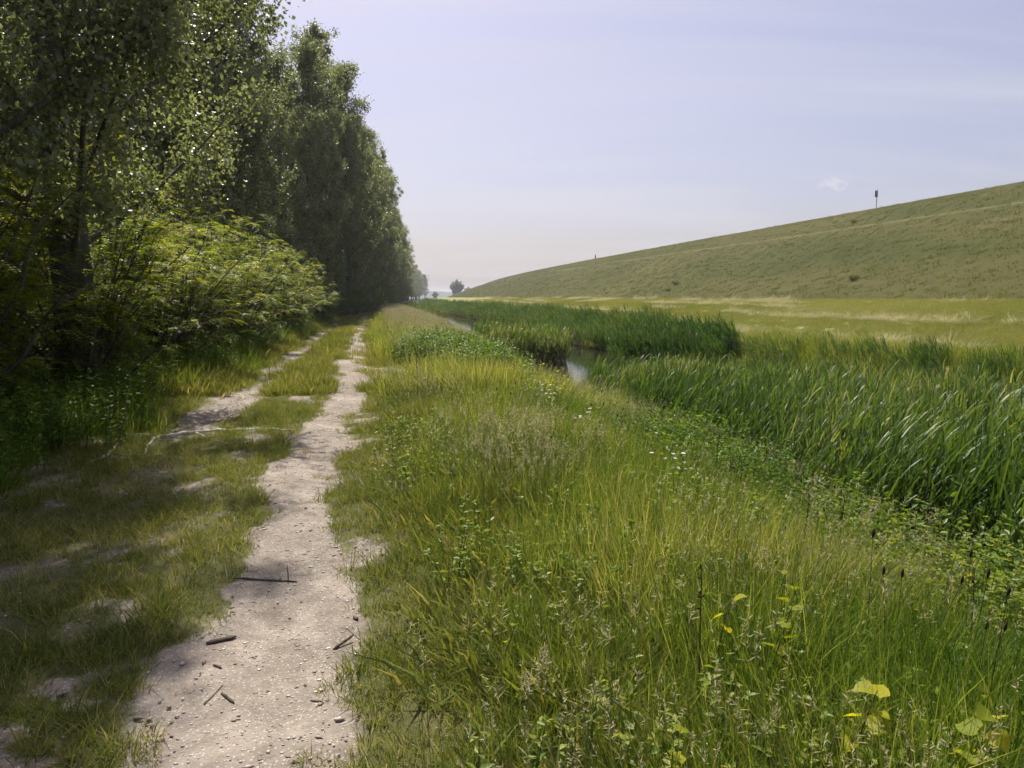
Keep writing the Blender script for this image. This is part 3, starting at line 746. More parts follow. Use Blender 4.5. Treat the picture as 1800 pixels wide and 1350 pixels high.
scatter('far_bank_reeds', 'band of green reeds along the meadow side of the ditch', 'reeds', P, REEDFAR, rng.uniform(.7, 1.2, len(P)) * .90 * (.55 + .45 * sstep(24, 36, y)), .02 + .4 * (fbm(P[:, 0] * .2, P[:, 1] * .2, 163) - .5), .08)
P, s, y = field_pts(520, 9.2, 13.4, 25, 34, 1, lambda x, y, s: 1 - sstep(.7, 1.0, ((s - 11.3) / 1.8) ** 2 + ((y - 29.5) / 3.8) ** 2))
P[:, 2] = np.maximum(P[:, 2], -.95)
scatter('dark_reed_clump', 'dense dark rounded clump of reeds standing in the ditch', 'reeds', P, REEDFAR, rng.uniform(.95, 1.2, len(P)) * (1.12 - .35 * np.minimum(1, ((s - 11.3) / 1.8) ** 2 + ((y - 29.5) / 3.8) ** 2)), -.28 + .1 * rng.normal(size=len(P)), .12)
# --- rough grass on the far bank, mown meadow, hay
P, s, y = field_pts(5200, 11.3, 15.6, 6, 120, 1.6, lambda x, y, s: 1 - sstep(13.8, 15.2, s + 1.5 * (fbm(x * .5, y * .3, 171) - .5)))
scatter('far_bank_grass', 'rough unmown grass on the far bank of the ditch', 'grass', P, TALLFAR, rng.uniform(.4, .85, len(P)), .04 + .5 * (fbm(P[:, 0] * .4, P[:, 1] * .3, 173) - .5), .2)
P, s, y = field_pts(13000, 14, 23.2, 12, 150, 1.7)
scatter('meadow_stubble', 'short mown grass of the meadow below the dike', 'grass', P, FIELDG, rng.uniform(.25, .42, len(P)), .0 + .5 * (fbm(P[:, 0] * .3, P[:, 1] * .12, 175) - .5), .02)
def hay_mask(x, y, s):
    q = s + 1.0 * (fbm(y * .06, s * 0, 181, 2) - .5) + .25 * (fbm(x * .9, y * .9, 183, 2) - .5)
    rows = np.zeros_like(s)
    for c, w, g in ((14.9, .5, .42), (16.6, .2, .52), (18.4, .22, .5), (20.4, .25, .5), (21.9, .25, .5), (22.7, .2, .52)):
        rows = np.maximum(rows, (1 - sstep(w * .5, w, np.abs(q - c))) * sstep(g, g + .15, fbm(y * .09, s * .2, int(c * 10), 3)))
    return rows
P, s, y = field_pts(19000, 14, 23.2, 12, 170, 1.6, hay_mask)
P[:, 2] += .03
scatter('cut_hay', 'pale rows of cut hay lying on the mown meadow', 'hay', P, STRAW, rng.uniform(.45, .85, len(P)), .25 + .1 * rng.normal(size=len(P)), .2)
P, s, y = field_pts(22000, 23.0, 47.6, 14, 330, 1.7, lambda x, y, s: 1 - (np.abs(s - 41) < .9), dike_z)
scatter('dike_grass', 'rough olive grass covering the slope of the dike', 'grass', P, DIKEG, rng.uniform(.5, 1.5, len(P)), .0 + .3 * (fbm(P[:, 0] * .12, P[:, 1] * .1, 193, 3) - .5) + .03 * rng.normal(size=len(P)), .005, zf=dike_z)

P, s, y = field_pts(2600, 23.2, 47.9, 20, 260, 1.5, lambda x, y, s: np.maximum(.45 * sstep(.42, .65, fbm(x * .15, y * .12, 197, 3)), (s > 47.2) * 1.0), dike_z)
scatter('dike_weeds', 'scattered darker weed tufts on the dike slope', 'plant', P, TALLFAR, rng.uniform(.12, .34, len(P)), -.1 + .18 * rng.normal(size=len(P)), .05, zf=dike_z)

# ------------------------------------------------------------------ trees
def make_poplar(H=23.0, RAD=3.3, nl=78, leaf=.095, per=80, seed=0):
    global rng
    keep = rng; rng = np.random.default_rng(100 + seed)
    tb, cb = MB(), MB()
    t = np.linspace(0, 1, 14)
    wob = np.stack([.25 * np.sin(t * 5 + seed) * t, .25 * np.cos(t * 4 + 2 * seed) * t - .25 * t, H * .95 * t], 1)
    tb.add(*tube(wob, .24 * (1 - t) ** .8 + .015 + .10 * np.exp(-t * 30), 9))
    f = lambda q: np.interp(q, [0, .06, .12, .3, .55, .78, .92, 1], [.5, .74, .94, 1.0, .88, .62, .34, .09])
    for i in range(nl):
        q = .08 + .88 * ((i + rng.random()) / nl) ** .95
        az = i * 2.39996 + rng.normal(0, .3); el = np.interp(q, [0, .15, .5, 1], [.25, .65, .9, 1.15]) + rng.normal(0, .1)
        reach = RAD * f(min(1, q + .06)) * rng.uniform(.65, 1.15); Ln = reach / max(.35, math.cos(el)) * .8
        b = np.array([np.interp(q, t * .95, wob[:, k]) for k in range(2)] + [q * H * .97])
        u = np.linspace(0, 1, 5)
        P = b + np.stack([math.cos(az) * math.cos(el) * Ln * u, math.sin(az) * math.cos(el) * Ln * u, math.sin(el) * Ln * u + .18 * Ln * u * u], 1)
        tb.add(*tube(P, np.linspace(.055 * (1.15 - q), .008, 5), 4, False))
        nt = int(np.interp(reach, [.3, 4], [4, 11]))
        for j in range(nt):
            v = .28 + .72 * (j + rng.random()) / nt
            c = np.array([np.interp(v, u, P[:, k]) for k in range(3)]) + rng.normal(0, .24, 3) * np.array([1, 1, .8])
            n = int(per * rng.uniform(.6, 1.3)); sg = rng.uniform(.12, .26)
            pp = c + rng.normal(0, sg, (n, 3)) * np.array([1, 1, 1.25])
            L = leaf * rng.uniform(.7, 1.25, n)
            V, T = leaves(pp, runit(n, -.5), runit(n, .4), L, L * .85)
            cb.add(V, T, None, np.repeat(np.clip(rng.normal(.42, .16, n) + rng.normal(0, .1), 0, 1), 4))
    rng = keep
    return tb.mesh('poplar_trunk', M['bark'], True), cb.mesh('poplar_crown', M['poplar'])

def make_bush(H, RAD, nst, ntw, per, leaf, mat, seed, compound=False, flat=.6, low=.12):
    """many-stemmed shrub; compound=True gives feathered leaves of paired leaflets"""
    global rng
    keep = rng; rng = np.random.default_rng(300 + seed)
    tb, cb = MB(), MB()
    for i in range(nst):
        az = i * 2.39996 + rng.normal(0, .4); rr = RAD * math.sqrt((i + .5) / nst) * rng.uniform(.7, 1.15)
        hh = H * math.sqrt(max(.08, 1 - (rr / (RAD * 1.25)) ** 2)) * rng.uniform(.65, 1.08)
        u = np.linspace(0, 1, 7)
        P = np.stack([math.cos(az) * (.12 + rr * u ** 1.3), math.sin(az) * (.12 + rr * u ** 1.3), hh * (1.25 * u - .25 * u ** 3)], 1)
        P[1:] += rng.normal(0, .05, (6, 3))
        tb.add(*tube(P, np.linspace(.035, .006, 7) * H / 4, 5, False))
        for j in range(ntw):
            v = low + (1 - low) * ((j + rng.random()) / ntw) ** .8
            b = np.array([np.interp(v, u, P[:, k]) for k in range(3)])
            a2 = rng.uniform(0, 6.28); tl = rng.uniform(.25, .75) * RAD / 1.8 * (1.15 - .6 * v); tip = b + np.array([math.cos(a2) * tl, math.sin(a2) * tl, rng.uniform(-.1, .45) * tl])
            tb.add(*tube(np.array([b, (b + tip) / 2 + [0, 0, .04], tip]), [.008, .005, .002], 3, False))
            tone0 = rng.normal(0, .12)
            if compound:
                for k in range(per):
                    w = rng.uniform(.25, 1.05); p0 = b + (tip - b) * w
                    a3 = a2 + rng.normal(0, .8); Lr = leaf * 4.2 * rng.uniform(.8, 1.3)
                    d = np.array([math.cos(a3), math.sin(a3), rng.uniform(-.35, .25)]); d /= np.linalg.norm(d)
                    side = np.cross(d, [0, 0, 1.]); side /= np.linalg.norm(side); upv = np.cross(side, d)
                    npair = 6; q = np.linspace(.15, .92, npair)
                    pts = p0 + d * (Lr * np.repeat(q, 2))[:, None] - np.array([0, 0, 1.]) * (Lr * .25 * np.repeat(q, 2) ** 2)[:, None]
                    sg = np.tile([1., -1.], npair)[:, None]
                    dd = d * .35 + side * sg + upv * .1
                    pts = np.vstack([pts, p0 + d * Lr * .95 - np.array([0, 0, Lr * .25])]); dd = np.vstack([dd, d])
                    n = len(pts); L = leaf * rng.uniform(.85, 1.15, n)
                    V, T = leaves(pts, dd, np.tile(upv, (n, 1)) + .15 * rng.normal(size=(n, 3)), L, L * .5, .08, .5)
                    cb.add(V, T, None, np.full(n * 4, np.clip(.45 + tone0 + rng.normal(0, .12) + .15 * v, 0, 1)))
            else:
                n = per; pp = b + (tip - b) * rng.uniform(.2, 1.1, n)[:, None] + rng.normal(0, .10 * RAD / 1.6, (n, 3)) * np.array([1, 1, flat])
                L = leaf * rng.uniform(.7, 1.25, n)
                V, T = leaves(pp, runit(n, -.1), np.array([[0, 0, 1.]]) + .7 * rng.normal(size=(n, 3)), L, L * .62)
                cb.add(V, T, None, np.repeat(np.clip(rng.normal(.42, .15, n) + tone0, 0, 1), 4))
    rng = keep
    return tb.mesh('bush_stems', M['bark'], True), cb.mesh('bush_foliage', mat)

def plant_tree(name, meshes, x, y, sc, rz, label, cat_, group=None, parts=('trunk', 'crown'), z=None, lean=(0, 0)):
    e = bpy.data.objects.new(name, None); COL.objects.link(e)
    e.location = (x, y, (float(ground_z(x, y)) if z is None else z) - .03)
    e.rotation_euler = (lean[0], lean[1], rz); e.scale = sc if isinstance(sc, tuple) else (sc, sc, sc)
    e.empty_display_size = .3
    for nm, me in zip(parts, meshes): link(nm, me, e)
    return tag(e, label, cat_, group)

POP = [make_poplar(21, 3.9, 50, .14, 105, 1), make_poplar(22, 3.5, 54, .14, 100, 2), make_poplar(20, 4.2, 48, .14, 108, 3)]
NEARP = make_poplar(21, 3.9, 66, .072, 235, 5)
ORD = ['first', 'second', 'third', 'fourth', 'fifth', 'sixth', 'seventh', 'eighth', 'ninth', 'tenth', 'eleventh', 'twelfth', 'thirteenth', 'fourteenth', 'fifteenth', 'sixteenth', 'seventeenth', 'eighteenth',
       'nineteenth', 'twentieth', 'twenty-first', 'twenty-second', 'twenty-third', 'twenty-fourth', 'twenty-fifth', 'twenty-sixth']
rt = random.Random(5)
def tree_s(y): return float(np.interp(y, [11, 14, 19, 30, 42, 55, 72, 107, 135], [-4.4, -8.6, -9.2, -9.8, -7.6, -5.2, -2.8, -.2, 1.0]))
yy, k = 11.0, 0
plant_tree('poplar_tree', NEARP, float(x_of(-4.9, 8.2)), 8.2, (1, 1, 1.12), 2.0, 'added shade-casting poplar beyond the left edge, only its near branches in view', 'tree', 'poplars of the front row')  # extra poplar, trunk out of view, added to shade the near left ground
while yy < 132:
    s_ = tree_s(yy) + rt.uniform(-.5, .5)
    lab = ('tall grey-green poplar with dark bare trunk at the near end of the front row' if k == 0 else
           f'tall poplar, {ORD[k]} in the front row beside the path counting from the camera' if k < 26 else
           'tall poplar in the far half of the dense front row beside the path')
    plant_tree('poplar_tree', NEARP if k < 2 else POP[k % 3], float(x_of(s_, yy)), yy, rt.uniform(.94, 1.1) if yy < 45 else rt.uniform(.86, 1.1), rt.uniform(0, 6.28), lab, 'tree', 'poplars of the front row', lean=(rt.uniform(-.02, .02), rt.uniform(-.02, .02)))
    yy += (3.8 if k == 0 else rt.uniform(4.3, 5.6)) + (1.5 if yy > 70 else 0); k += 1
yy = 34
while yy < 120:
    s_ = tree_s(yy) - 5.2 + rt.uniform(-.8, .8)
    plant_tree('poplar_tree', POP[rt.randrange(3)], float(x_of(s_, yy)), yy, rt.uniform(.9, 1.08), rt.uniform(0, 6.28),
               'tall poplar half hidden in the second row behind the front row', 'tree', 'poplars of the second row')
    yy += rt.uniform(6, 8.5)
# the row goes on far away, lower and hazier
fr_ = [(y_, rt.uniform(-1, 1) + float(np.interp(y_, [140, 200, 300, 385, 500, 608], [1.5, 3.6, 4.2, 3, 2.5, 0])), float(np.interp(y_, [140, 250, 400, 560], [.80, .90, .98, .80])) * rt.uniform(.88, 1.1))
       for y_ in list(np.arange(142, 300, 9.)) + list(np.arange(300, 560, 13.))] + [(640, -2, .92)]
for i, (y_, s_, c_) in enumerate(fr_):
    lab = ('slim hazy poplar standing apart at the far end of the tree row' if i == len(fr_) - 1 else 'hazy distant poplar where the tree row continues past the bend')
    plant_tree('poplar_tree', POP[i % 3], float(x_of(s_, y_)), float(y_), (c_ * 1.4, c_ * 1.4, c_ * 1.12), rt.uniform(0, 6.28), lab, 'tree', 'distant poplars')
RND = make_bush(12, 6.0, 34, 14, 70, .5, M['shrub'], 9, False, 1.0, .05)
for i, (px, d, sc, lab) in enumerate(((803, 620, 1.05, 'rounded hazy tree beside the foot of the dike, the taller of two'), (824, 640, .72, 'rounded hazy tree beside the foot of the dike, the lower of two'),
                                      (766, 700, .5, 'low dark bush at the far end of the ditch'))):
    plant_tree('broad_tree', RND, (px - 900) / FPX * d, d, sc, i * 1.3, lab, 'tree', parts=('trunk', 'crown'))

# locust bushes in front of the poplars, with feathered yellow-green leaves
LOC = [make_bush(3.6, 2.0, 28, 14, 8, .054, M['locust'], 1, True, .6, .04), make_bush(3.2, 1.8, 26, 14, 8, .052, M['locust'], 2, True, .6, .04), make_bush(4.2, 1.9, 28, 15, 8, .054, M['locust'], 3, True, .6, .04)]
SHR = [make_bush(2.6, 1.7, 20, 10, 26, .075, M['shrub'], 4), make_bush(3.2, 1.9, 20, 10, 28, .08, M['shrub'], 5)]
loc_spots = [(-5.0, 8.4, .95, 2, 'tall locust bush with a bright spray at its top, nearest the picture edge'), (-4.5, 11.0, .80, 0, 'small locust bush with a thin upright stem behind the tall weeds'),
             (-5.2, 13.2, 1.0, 2, 'dark-stemmed locust bush with fern-like leaves in front of the bare poplar trunk'), (-4.7, 16.2, .98, 0, 'spreading locust bush with yellow-tipped leaves beside the sunlit wheel track'),
             (-4.8, 19.4, 1.0, 1, 'sunlit yellow-green locust bush in the middle of the bush row'), (-4.6, 23.0, 1.05, 0, 'broad sunlit locust bush leaning over the wheel track'),
             (-4.9, 27.0, 1.05, 2, 'tall yellow-green locust bush second last in the sunlit row'), (-4.5, 31.5, 1.05, 1, 'rounded locust bush at the end of the sunlit row'),
             (-6.3, 17.6, 1.15, 2, 'taller locust bush behind the spreading one'), (-6.4, 21.5, 1.15, 0, 'taller locust bush behind the sunlit middle of the row'), (-6.4, 25.5, 1.15, 2, 'taller locust bush in the back of the row near its end'),
             (-4.6, 38, .95, 0, 'small locust bush beyond the sunlit row in poplar shade'), (-3.9, 46, .9, 1, 'last small locust bush where the track enters the shade'),
             (-4.2, 34.8, .9, 2, 'narrow locust bush just past the end of the sunlit row'), (-5.3, 6.6, .8, 0, 'low locust bush cut off by the picture edge'), (-5.9, 10.2, 1.05, 1, 'tall leafy locust bush behind the bush at the picture edge')]
for s_, y_, c_, v_, lab in loc_spots:
    plant_tree('locust_bush', LOC[v_], float(x_of(s_ + .25, y_)), y_, c_ * 1.03, rt.uniform(0, 6.28), lab, 'bush', 'locust bushes along the track', ('stems', 'foliage'))
yy = 7.0
while yy < 125:
    s_ = min(-6.6, tree_s(yy) + 1.2) + rt.uniform(-1.2, 0) if yy < 40 else tree_s(yy) + .9 + rt.uniform(-.4, .4)
    plant_tree('dark_shrub', SHR[rt.randrange(2)], float(x_of(s_, yy)), yy, rt.uniform(.85, 1.2), rt.uniform(0, 6.28),
               'dark shrub in the shade under the poplars' if yy > 14 else 'dark shrub behind the nearest locust bushes', 'bush', 'dark shrubs under the poplars', ('stems', 'foliage'))
    yy += rt.uniform(2.4, 3.6)
for s_, y_, c_, lab in ((-4.7, 7.2, .55, 'low dark shrub with pale-backed leaves at the left edge of the track'), (-4.9, 14.4, .42, 'little grey-green shrub beside the wheel track')):
    plant_tree('dark_shrub', SHR[0], float(x_of(s_, y_)), y_, c_, 1.0, lab, 'bush', None, ('stems', 'foliage'))

# ------------------------------------------------------------------ things on the ground
def bar(name, p0, p1, r, mat, label, catg, jag=.15, sides=6, sag=0.0, n=7, flat=1.0):
    p0, p1 = np.array(p0), np.array(p1); u = np.linspace(0, 1, n)
    P = p0 + (p1 - p0) * u[:, None]; ln = np.linalg.norm(p1 - p0)
    P += np.random.default_rng(len(name) + int(1000 * abs(p0[0]))).normal(0, 1, (n, 3)) * np.array([.018, .018, .004]) * ln * jag * 4
    P[:, 2] += sag * np.sin(u * math.pi)
    rr = r * (1 + .22 * np.sin(u * 17 + p0[0] * 9)); rr[0] *= .6; rr[-1] *= .45
    V, T, Q = tube(P, rr, sides)
    c = P.mean(0); V = V - c
    if flat != 1: V[:, 2] *= flat
    mb = MB(); mb.add(V, T, Q)
    o = link(name, mb.mesh(name, mat, False), None, tuple(c))
    return tag(o, label, catg)
def gp(px, py, dz=0.0):
    p = on_ground(px, py); return (p.x, p.y, p.z + dz)
bar('bark_piece', gp(363, 1133, .012), gp(416, 1124, .012), .018, M['wood'], 'flat brown piece of bark lying on the bare path', 'bark', .05, 5, 0, 6, .5)
bar('twig', gp(359, 1241, .009), gp(392, 1206, .009), .0055, M['palewood'], 'pale straight twig lying on the path', 'twig', .04)
bar('twig', gp(390, 1222, .010), gp(412, 1240, .010), .0065, M['wood'], 'short dark twig lying next to the pale twig', 'twig', .05)
bar('twig', gp(404, 1019, .012), gp(522, 1026, .012), .006, M['wood'], 'long thin dark stick lying across the path', 'twig', .06, 6, .0, 9)
bar('twig', gp(586, 1145, .010), gp(622, 1126, .03), .007, M['wood'], 'dark twig sticking out from the grass at the path edge', 'twig', .06)
bar('twig', gp(375, 1172, .01), gp(390, 1178, .01), .005, M['wood'], 'tiny dark twig between the bark and the pale twig', 'twig', .05)
p = gp(507, 1022); bar('dry_stalk', p, (p[0] - .004, p[1], p[2] + .10), .0045, M['palewood'], 'short pale stalk standing up beside the long stick', 'stalk', .05)
def grit(n, size, mat, nm, lab, catg, flat, pow_):
    P, s, y = field_pts(n, -4.2, 1.0, 1.2, 16, 1.5, lambda x, y, s: sstep(.3, .8, bare_at(x, y)))
    m = len(P); O = np.array([[1, 0, 0], [0, 1, 0], [-1, 0, 0], [0, -1, 0], [0, 0, 1], [0, 0, -1.]])
    a = rng.uniform(0, 6.283, m); r = size * np.exp(rng.normal(0, .45, m)) * (1 + .06 * y)
    D = O[None] * rng.uniform(.6, 1.3, (m, 6, 1)); D[:, :, 0] *= pow_
    X = D[:, :, 0] * np.cos(a)[:, None] - D[:, :, 1] * np.sin(a)[:, None]; Y = D[:, :, 0] * np.sin(a)[:, None] + D[:, :, 1] * np.cos(a)[:, None]
    V = np.stack([X, Y, D[:, :, 2] * flat], -1) * r[:, None, None] + P[:, None, :] + np.array([0, 0, .007])
    F = np.array([[0, 1, 4], [1, 2, 4], [2, 3, 4], [3, 0, 4], [1, 0, 5], [2, 1, 5], [3, 2, 5], [0, 3, 5]])
    T = (np.arange(m)[:, None, None] * 6 + F[None]).reshape(-1, 3)
    me = make_mesh(nm, V.reshape(-1, 3), T, None, mat, False, {'tone': np.repeat(rng.random(m), 6)})
    tag(link(nm, me), lab, catg, None, 'stuff')
grit(24000, .0040, M['shell'], 'gravel', 'pale shell grit and small stones on the bare path', 'gravel', .45, 1.3)
grit(2400, .0042, M['litter'], 'leaf_litter', 'brown bits of bark and leaf litter on the bare ground', 'litter', .2, 2.6)
# exposed root across the wheel track
def root_thing():
    e = bpy.data.objects.new('exposed_root', None); COL.objects.link(e)
    o = np.array(gp(370, 772)); e.location = o
    def strand(nm, pix, r0, r1, lift=.02, n=16, sd=0):
        pts = np.array([gp(a, b, lift) for a, b in pix]) - o
        k = np.linspace(0, 1, len(pts)); u = np.linspace(0, 1, n)
        P = np.stack([np.interp(u, k, pts[:, i]) for i in range(3)], 1)
        g = np.random.default_rng(sd); P[1:-1] += g.normal(0, .012, (n - 2, 3))
        rr = np.linspace(r0, r1, n) * (1 + .2 * np.sin(u * 23 + sd))
        mb = MB(); mb.add(*tube(P, rr, 7)); link(nm, mb.mesh(nm, M['root'], True), e)
    strand('main_root', [(225, 768), (290, 768), (360, 759), (430, 756), (512, 757)], .028, .016, .008, 22, 1)
    strand('side_root', [(280, 768), (262, 782), (254, 800)], .02, .01, .006, 10, 2)
    strand('side_root', [(345, 762), (375, 773), (400, 780)], .016, .008, .005, 10, 3)
    strand('side_root', [(210, 780), (190, 800), (160, 812)], .016, .008, .005, 10, 4)
    tag(e, 'pale weathered tree root lying across the shaded wheel track', 'root')
root_thing()

# sign on the crest of the dike and little posts
def dike_pt(px, s):
    y = s / ((px - 900) / FPX + .17)
    for _ in range(20):
        x = (px - 900) / FPX * y; y += (s - float(s_of(x, y))) / ((px - 900) / FPX + .17) * .7
    x = (px - 900) / FPX * y
    return x, y, float(dike_z(x, y))
def box(mb, c, d):
    c = np.array(c); d = np.array(d) / 2
    V = np.array([[x, y, z] for x in (-1, 1) for y in (-1, 1) for z in (-1, 1)]) * d + c
    mb.add(V, None, [(0, 1, 3, 2), (4, 6, 7, 5), (0, 4, 5, 1), (2, 3, 7, 6), (0, 2, 6, 4), (1, 5, 7, 3)])
x, y, z = dike_pt(1528, 48.0)
e = bpy.data.objects.new('road_sign', None); COL.objects.link(e); e.location = (x, y, z - .05); e.rotation_euler = (0, 0, R(35))
mb = MB(); mb.add(*tube([(0, 0, 0), (0, 0, .7), (0, 0, 2.05)], .034, 8)); link('post', mb.mesh('sign_post', M['steel'], True), e)
mb = MB(); box(mb, (0, .05, 1.42), (.44, .035, .62)); link('sign_panel', mb.mesh('sign_panel', M['signback']), e)
mb = MB(); box(mb, (.02, .024, 1.42), (.16, .012, .30)); link('sign_plate', mb.mesh('sign_plate', M['signface']), e)
for zb in (1.62, 1.2):
    mb = MB(); box(mb, (0, .02, zb), (.30, .03, .035)); link('bracket', mb.mesh('sign_bracket', M['steel']), e)
tag(e, 'small dark rectangular sign on a grey post on the dike crest', 'sign')
def post(px, s, h, r, lab, zf=dike_z, y=None):
    if y is None: x, y, z = dike_pt(px, s)
    else: x = (px - 900) / FPX * y; z = float(zf(x, y))
    mb = MB(); u = np.array([0, .5, .9, 1.0]); mb.add(*tube(np.stack([u * 0, u * 0, u * h], 1), r * np.array([1.15, 1, 1, .55]), 8))
    o = link('marker_post', mb.mesh('marker_post', M['post']), None, (x, y, z - .05)); tag(o, lab, 'post')
post(1045, 48.0, .9, .12, 'short dark post on the dike crest left of the sign')
post(848, 48.0, 3.0, .10, 'thin post where the dike crest drops to the horizon')
def stump(px, py, yd, h, lab):
    x = (px - 900) / FPX * yd; z = float(ground_z(x, yd))
    e = bpy.data.objects.new('meadow_post', None); COL.objects.link(e); e.location = (x, yd, z - .05)
    mb = MB(); u = np.array([0, .4, .8, 1.0]); mb.add(*tube(np.stack([u * .05, u * 0, u * h], 1), .20 * np.array([1.2, .9, 1.1, .5]), 8)); link('post', mb.mesh('stump_post', M['post']), e)
    mb = MB(); u = np.linspace(0, 1, 8); mb.add(*tube(np.stack([-1.1 + 2.4 * u, u * 0, .08 + .16 * np.sin(u * 3.1)], 1), .20 * np.sin(u * 2.9 + .1) + .03, 7)); link('footing', mb.mesh('stump_footing', M['post']), e)
    tag(e, lab, 'post')
stump(862, 528, 185, 1.1, 'dark upright post on a low footing in the far meadow')
# scrub on the dike
SCR = make_bush(.9, .9, 14, 6, 16, .10, M['shrub'], 7)
FLO = make_bush(.8, 1.1, 12, 6, 7, .06, M['seed'], 8)
for px, s_, c_, lab in ((1185, 26.5, .5, 'dark scrubby tuft low on the dike slope'), (1172, 24.8, .4, 'small dark tuft at the toe of the dike'), (1490, 43.4, .4, 'small round bush just above the track on the dike'),
                        (1495, 26.2, .4, 'dark scrub near the toe of the dike below the sign')):
    x, y, z = dike_pt(px, s_)
    plant_tree('scrub_tuft', SCR, x, y, c_, px * .01, lab, 'bush', None, ('stems', 'foliage'), z)
for px, s_, c_, lab in ((1725, 34.2, .85, 'pale flowering shrub on the dike slope, lower of the pair'), (1752, 35.6, .85, 'pale flowering shrub on the dike slope, upper of the pair')):
    x, y, z = dike_pt(px, s_)
    plant_tree('flowering_shrub', FLO, x, y, (c_ * 1.2, c_, c_ * .5), px * .01, lab, 'bush', None, ('stems', 'foliage'), z)

# ------------------------------------------------------------------ saplings with single leaves in the near grass
def leaf_mesh(seed):
    g = np.random.default_rng(seed)
    out = [(0, 0), (.16, -.06), (.38, -.02), (.52, .16), (.46, .40), (.30, .64), (.12, .86), (0, 1.0)]
    rim = [(a, b) for a, b in out] + [(-a, b) for a, b in out[-2:0:-1]]
    rim = np.array(rim) * g.uniform(.93, 1.07, (len(rim), 1))
    V = [(0, 0, 0), (0, .35, -.05), (0, .7, -.04)] + [(a, b, .16 * abs(a) + .05 * g.normal() - .10 * b * b) for a, b in rim]
    n = len(rim); T = []
    for i in range(n):
        j = (i + 1) % n; yv = .5 * (rim[i][1] + rim[j][1]); T.append((1 if yv < .55 else 2, 3 + i, 3 + j))
    T.append((1, 3 + 5, 2)); T.append((1, 2, 3 + n - 5))
    return make_mesh('sapling_leaf', V, T, None, M['sapling'], False, {'tone': np.full(len(V), g.uniform(.15, .8))})
LEAFM = [leaf_mesh(i) for i in range(8)]
PALE = make_mesh('sapling_leaf_pale', [tuple(v.co) for v in LEAFM[0].vertices], [tuple(p.vertices) for p in LEAFM[0].polygons], None, M['sapling'], False, {'tone': np.full(len(LEAFM[0].vertices), 1.0)})
def sapling(px, py, h, nleaf, size, lab, sd):
    p = on_ground(px, py); g = random.Random(sd)
    e = bpy.data.objects.new('poplar_sapling', None); COL.objects.link(e); e.location = p; e.rotation_euler = (0, 0, g.uniform(-.5, .5))
    lx, ly = g.uniform(.12, .3) * g.choice((1, 1, -1)), g.uniform(-.1, .1); u = np.linspace(0, 1, 7)
    P = np.stack([lx * h * u ** 1.4, ly * h * u, h * u], 1); mb = MB(); mb.add(*tube(P, np.linspace(.0045, .0015, 7), 5)); link('stem', mb.mesh('sapling_stem', M['drystem'], True), e)
    for i in range(nleaf):
        v = .30 + .70 * i / max(1, nleaf - 1); b = np.array([np.interp(v, u, P[:, k]) for k in range(3)])
        az = i * 2.4 + g.uniform(-.4, .4); off = size * .55
        o = link('leaf', PALE if g.random() < .02 else LEAFM[g.randrange(8)], e, tuple(b + np.array([math.cos(az) * off * .5, math.sin(az) * off * .5, .01])))
        o.rotation_euler = (g.uniform(-.9, .7), g.uniform(-.5, .5), az - math.pi / 2); c = size * g.uniform(.75, 1.15); o.scale = (c, c, c)
    tag(e, lab, 'sapling', 'poplar saplings in the grass')
for a in ((1655, 1470, .42, 13, .078, 'leafy poplar sapling with large yellow leaves, lowest toward the picture corner', 1), (1470, 1430, .40, 10, .070, 'poplar sapling with yellow-green leaves left of the largest sapling', 2),
          (1340, 1260, .45, 10, .062, 'slender poplar sapling with small yellow leaves amid plantain stalks', 3), (1250, 1230, .42, 6, .058, 'thin poplar sapling with two or three yellow leaves near its top', 4),
          (1425, 1160, .40, 5, .06, 'small yellow-leaved sapling between tall grass and green herbs', 5), (1610, 1140, .34, 4, .055, 'tiny yellow-leaved sapling among the green herbs', 6),
          (1200, 1420, .26, 4, .055, 'short sapling with a few yellow leaves low in the grass', 7), (880, 1190, .25, 3, .05, 'tiny sapling with one yellow leaf beside the short turf', 8),
          (1770, 1400, .34, 8, .065, 'poplar sapling at the very edge of the picture', 9)):
    sapling(*a)
# dry plume lying in the grass
def plume():
    p = on_ground(935, 1262); e = bpy.data.objects.new('reed_plume', None); COL.objects.link(e); e.location = p
    for k, (dx, dy, dz, n) in enumerate(((.05, .03, .22, 130), (-.03, -.02, .16, 110))):
        mb = MB(); u = np.linspace(0, 1, 5); P = np.stack([dx * u, dy * u, (dz + .04) * u], 1); mb.add(*tube(P, .0015, 4), tone=.5)
        t = rng.uniform(.45, 1, n); pp = np.stack([dx * t, dy * t, (dz + .04) * t], 1) + rng.normal(0, .012, (n, 3))
        V, T = leaves(pp, runit(n, .6), runit(n), rng.uniform(.012, .028, n), .004); mb.add(V, T, None, np.repeat(rng.uniform(.5, 1, n), 4))
        link('plume', mb.mesh('plume', M['seed']), e)
    tag(e, 'pinkish dry feathery plume low in the near grass', 'plume')
plume()
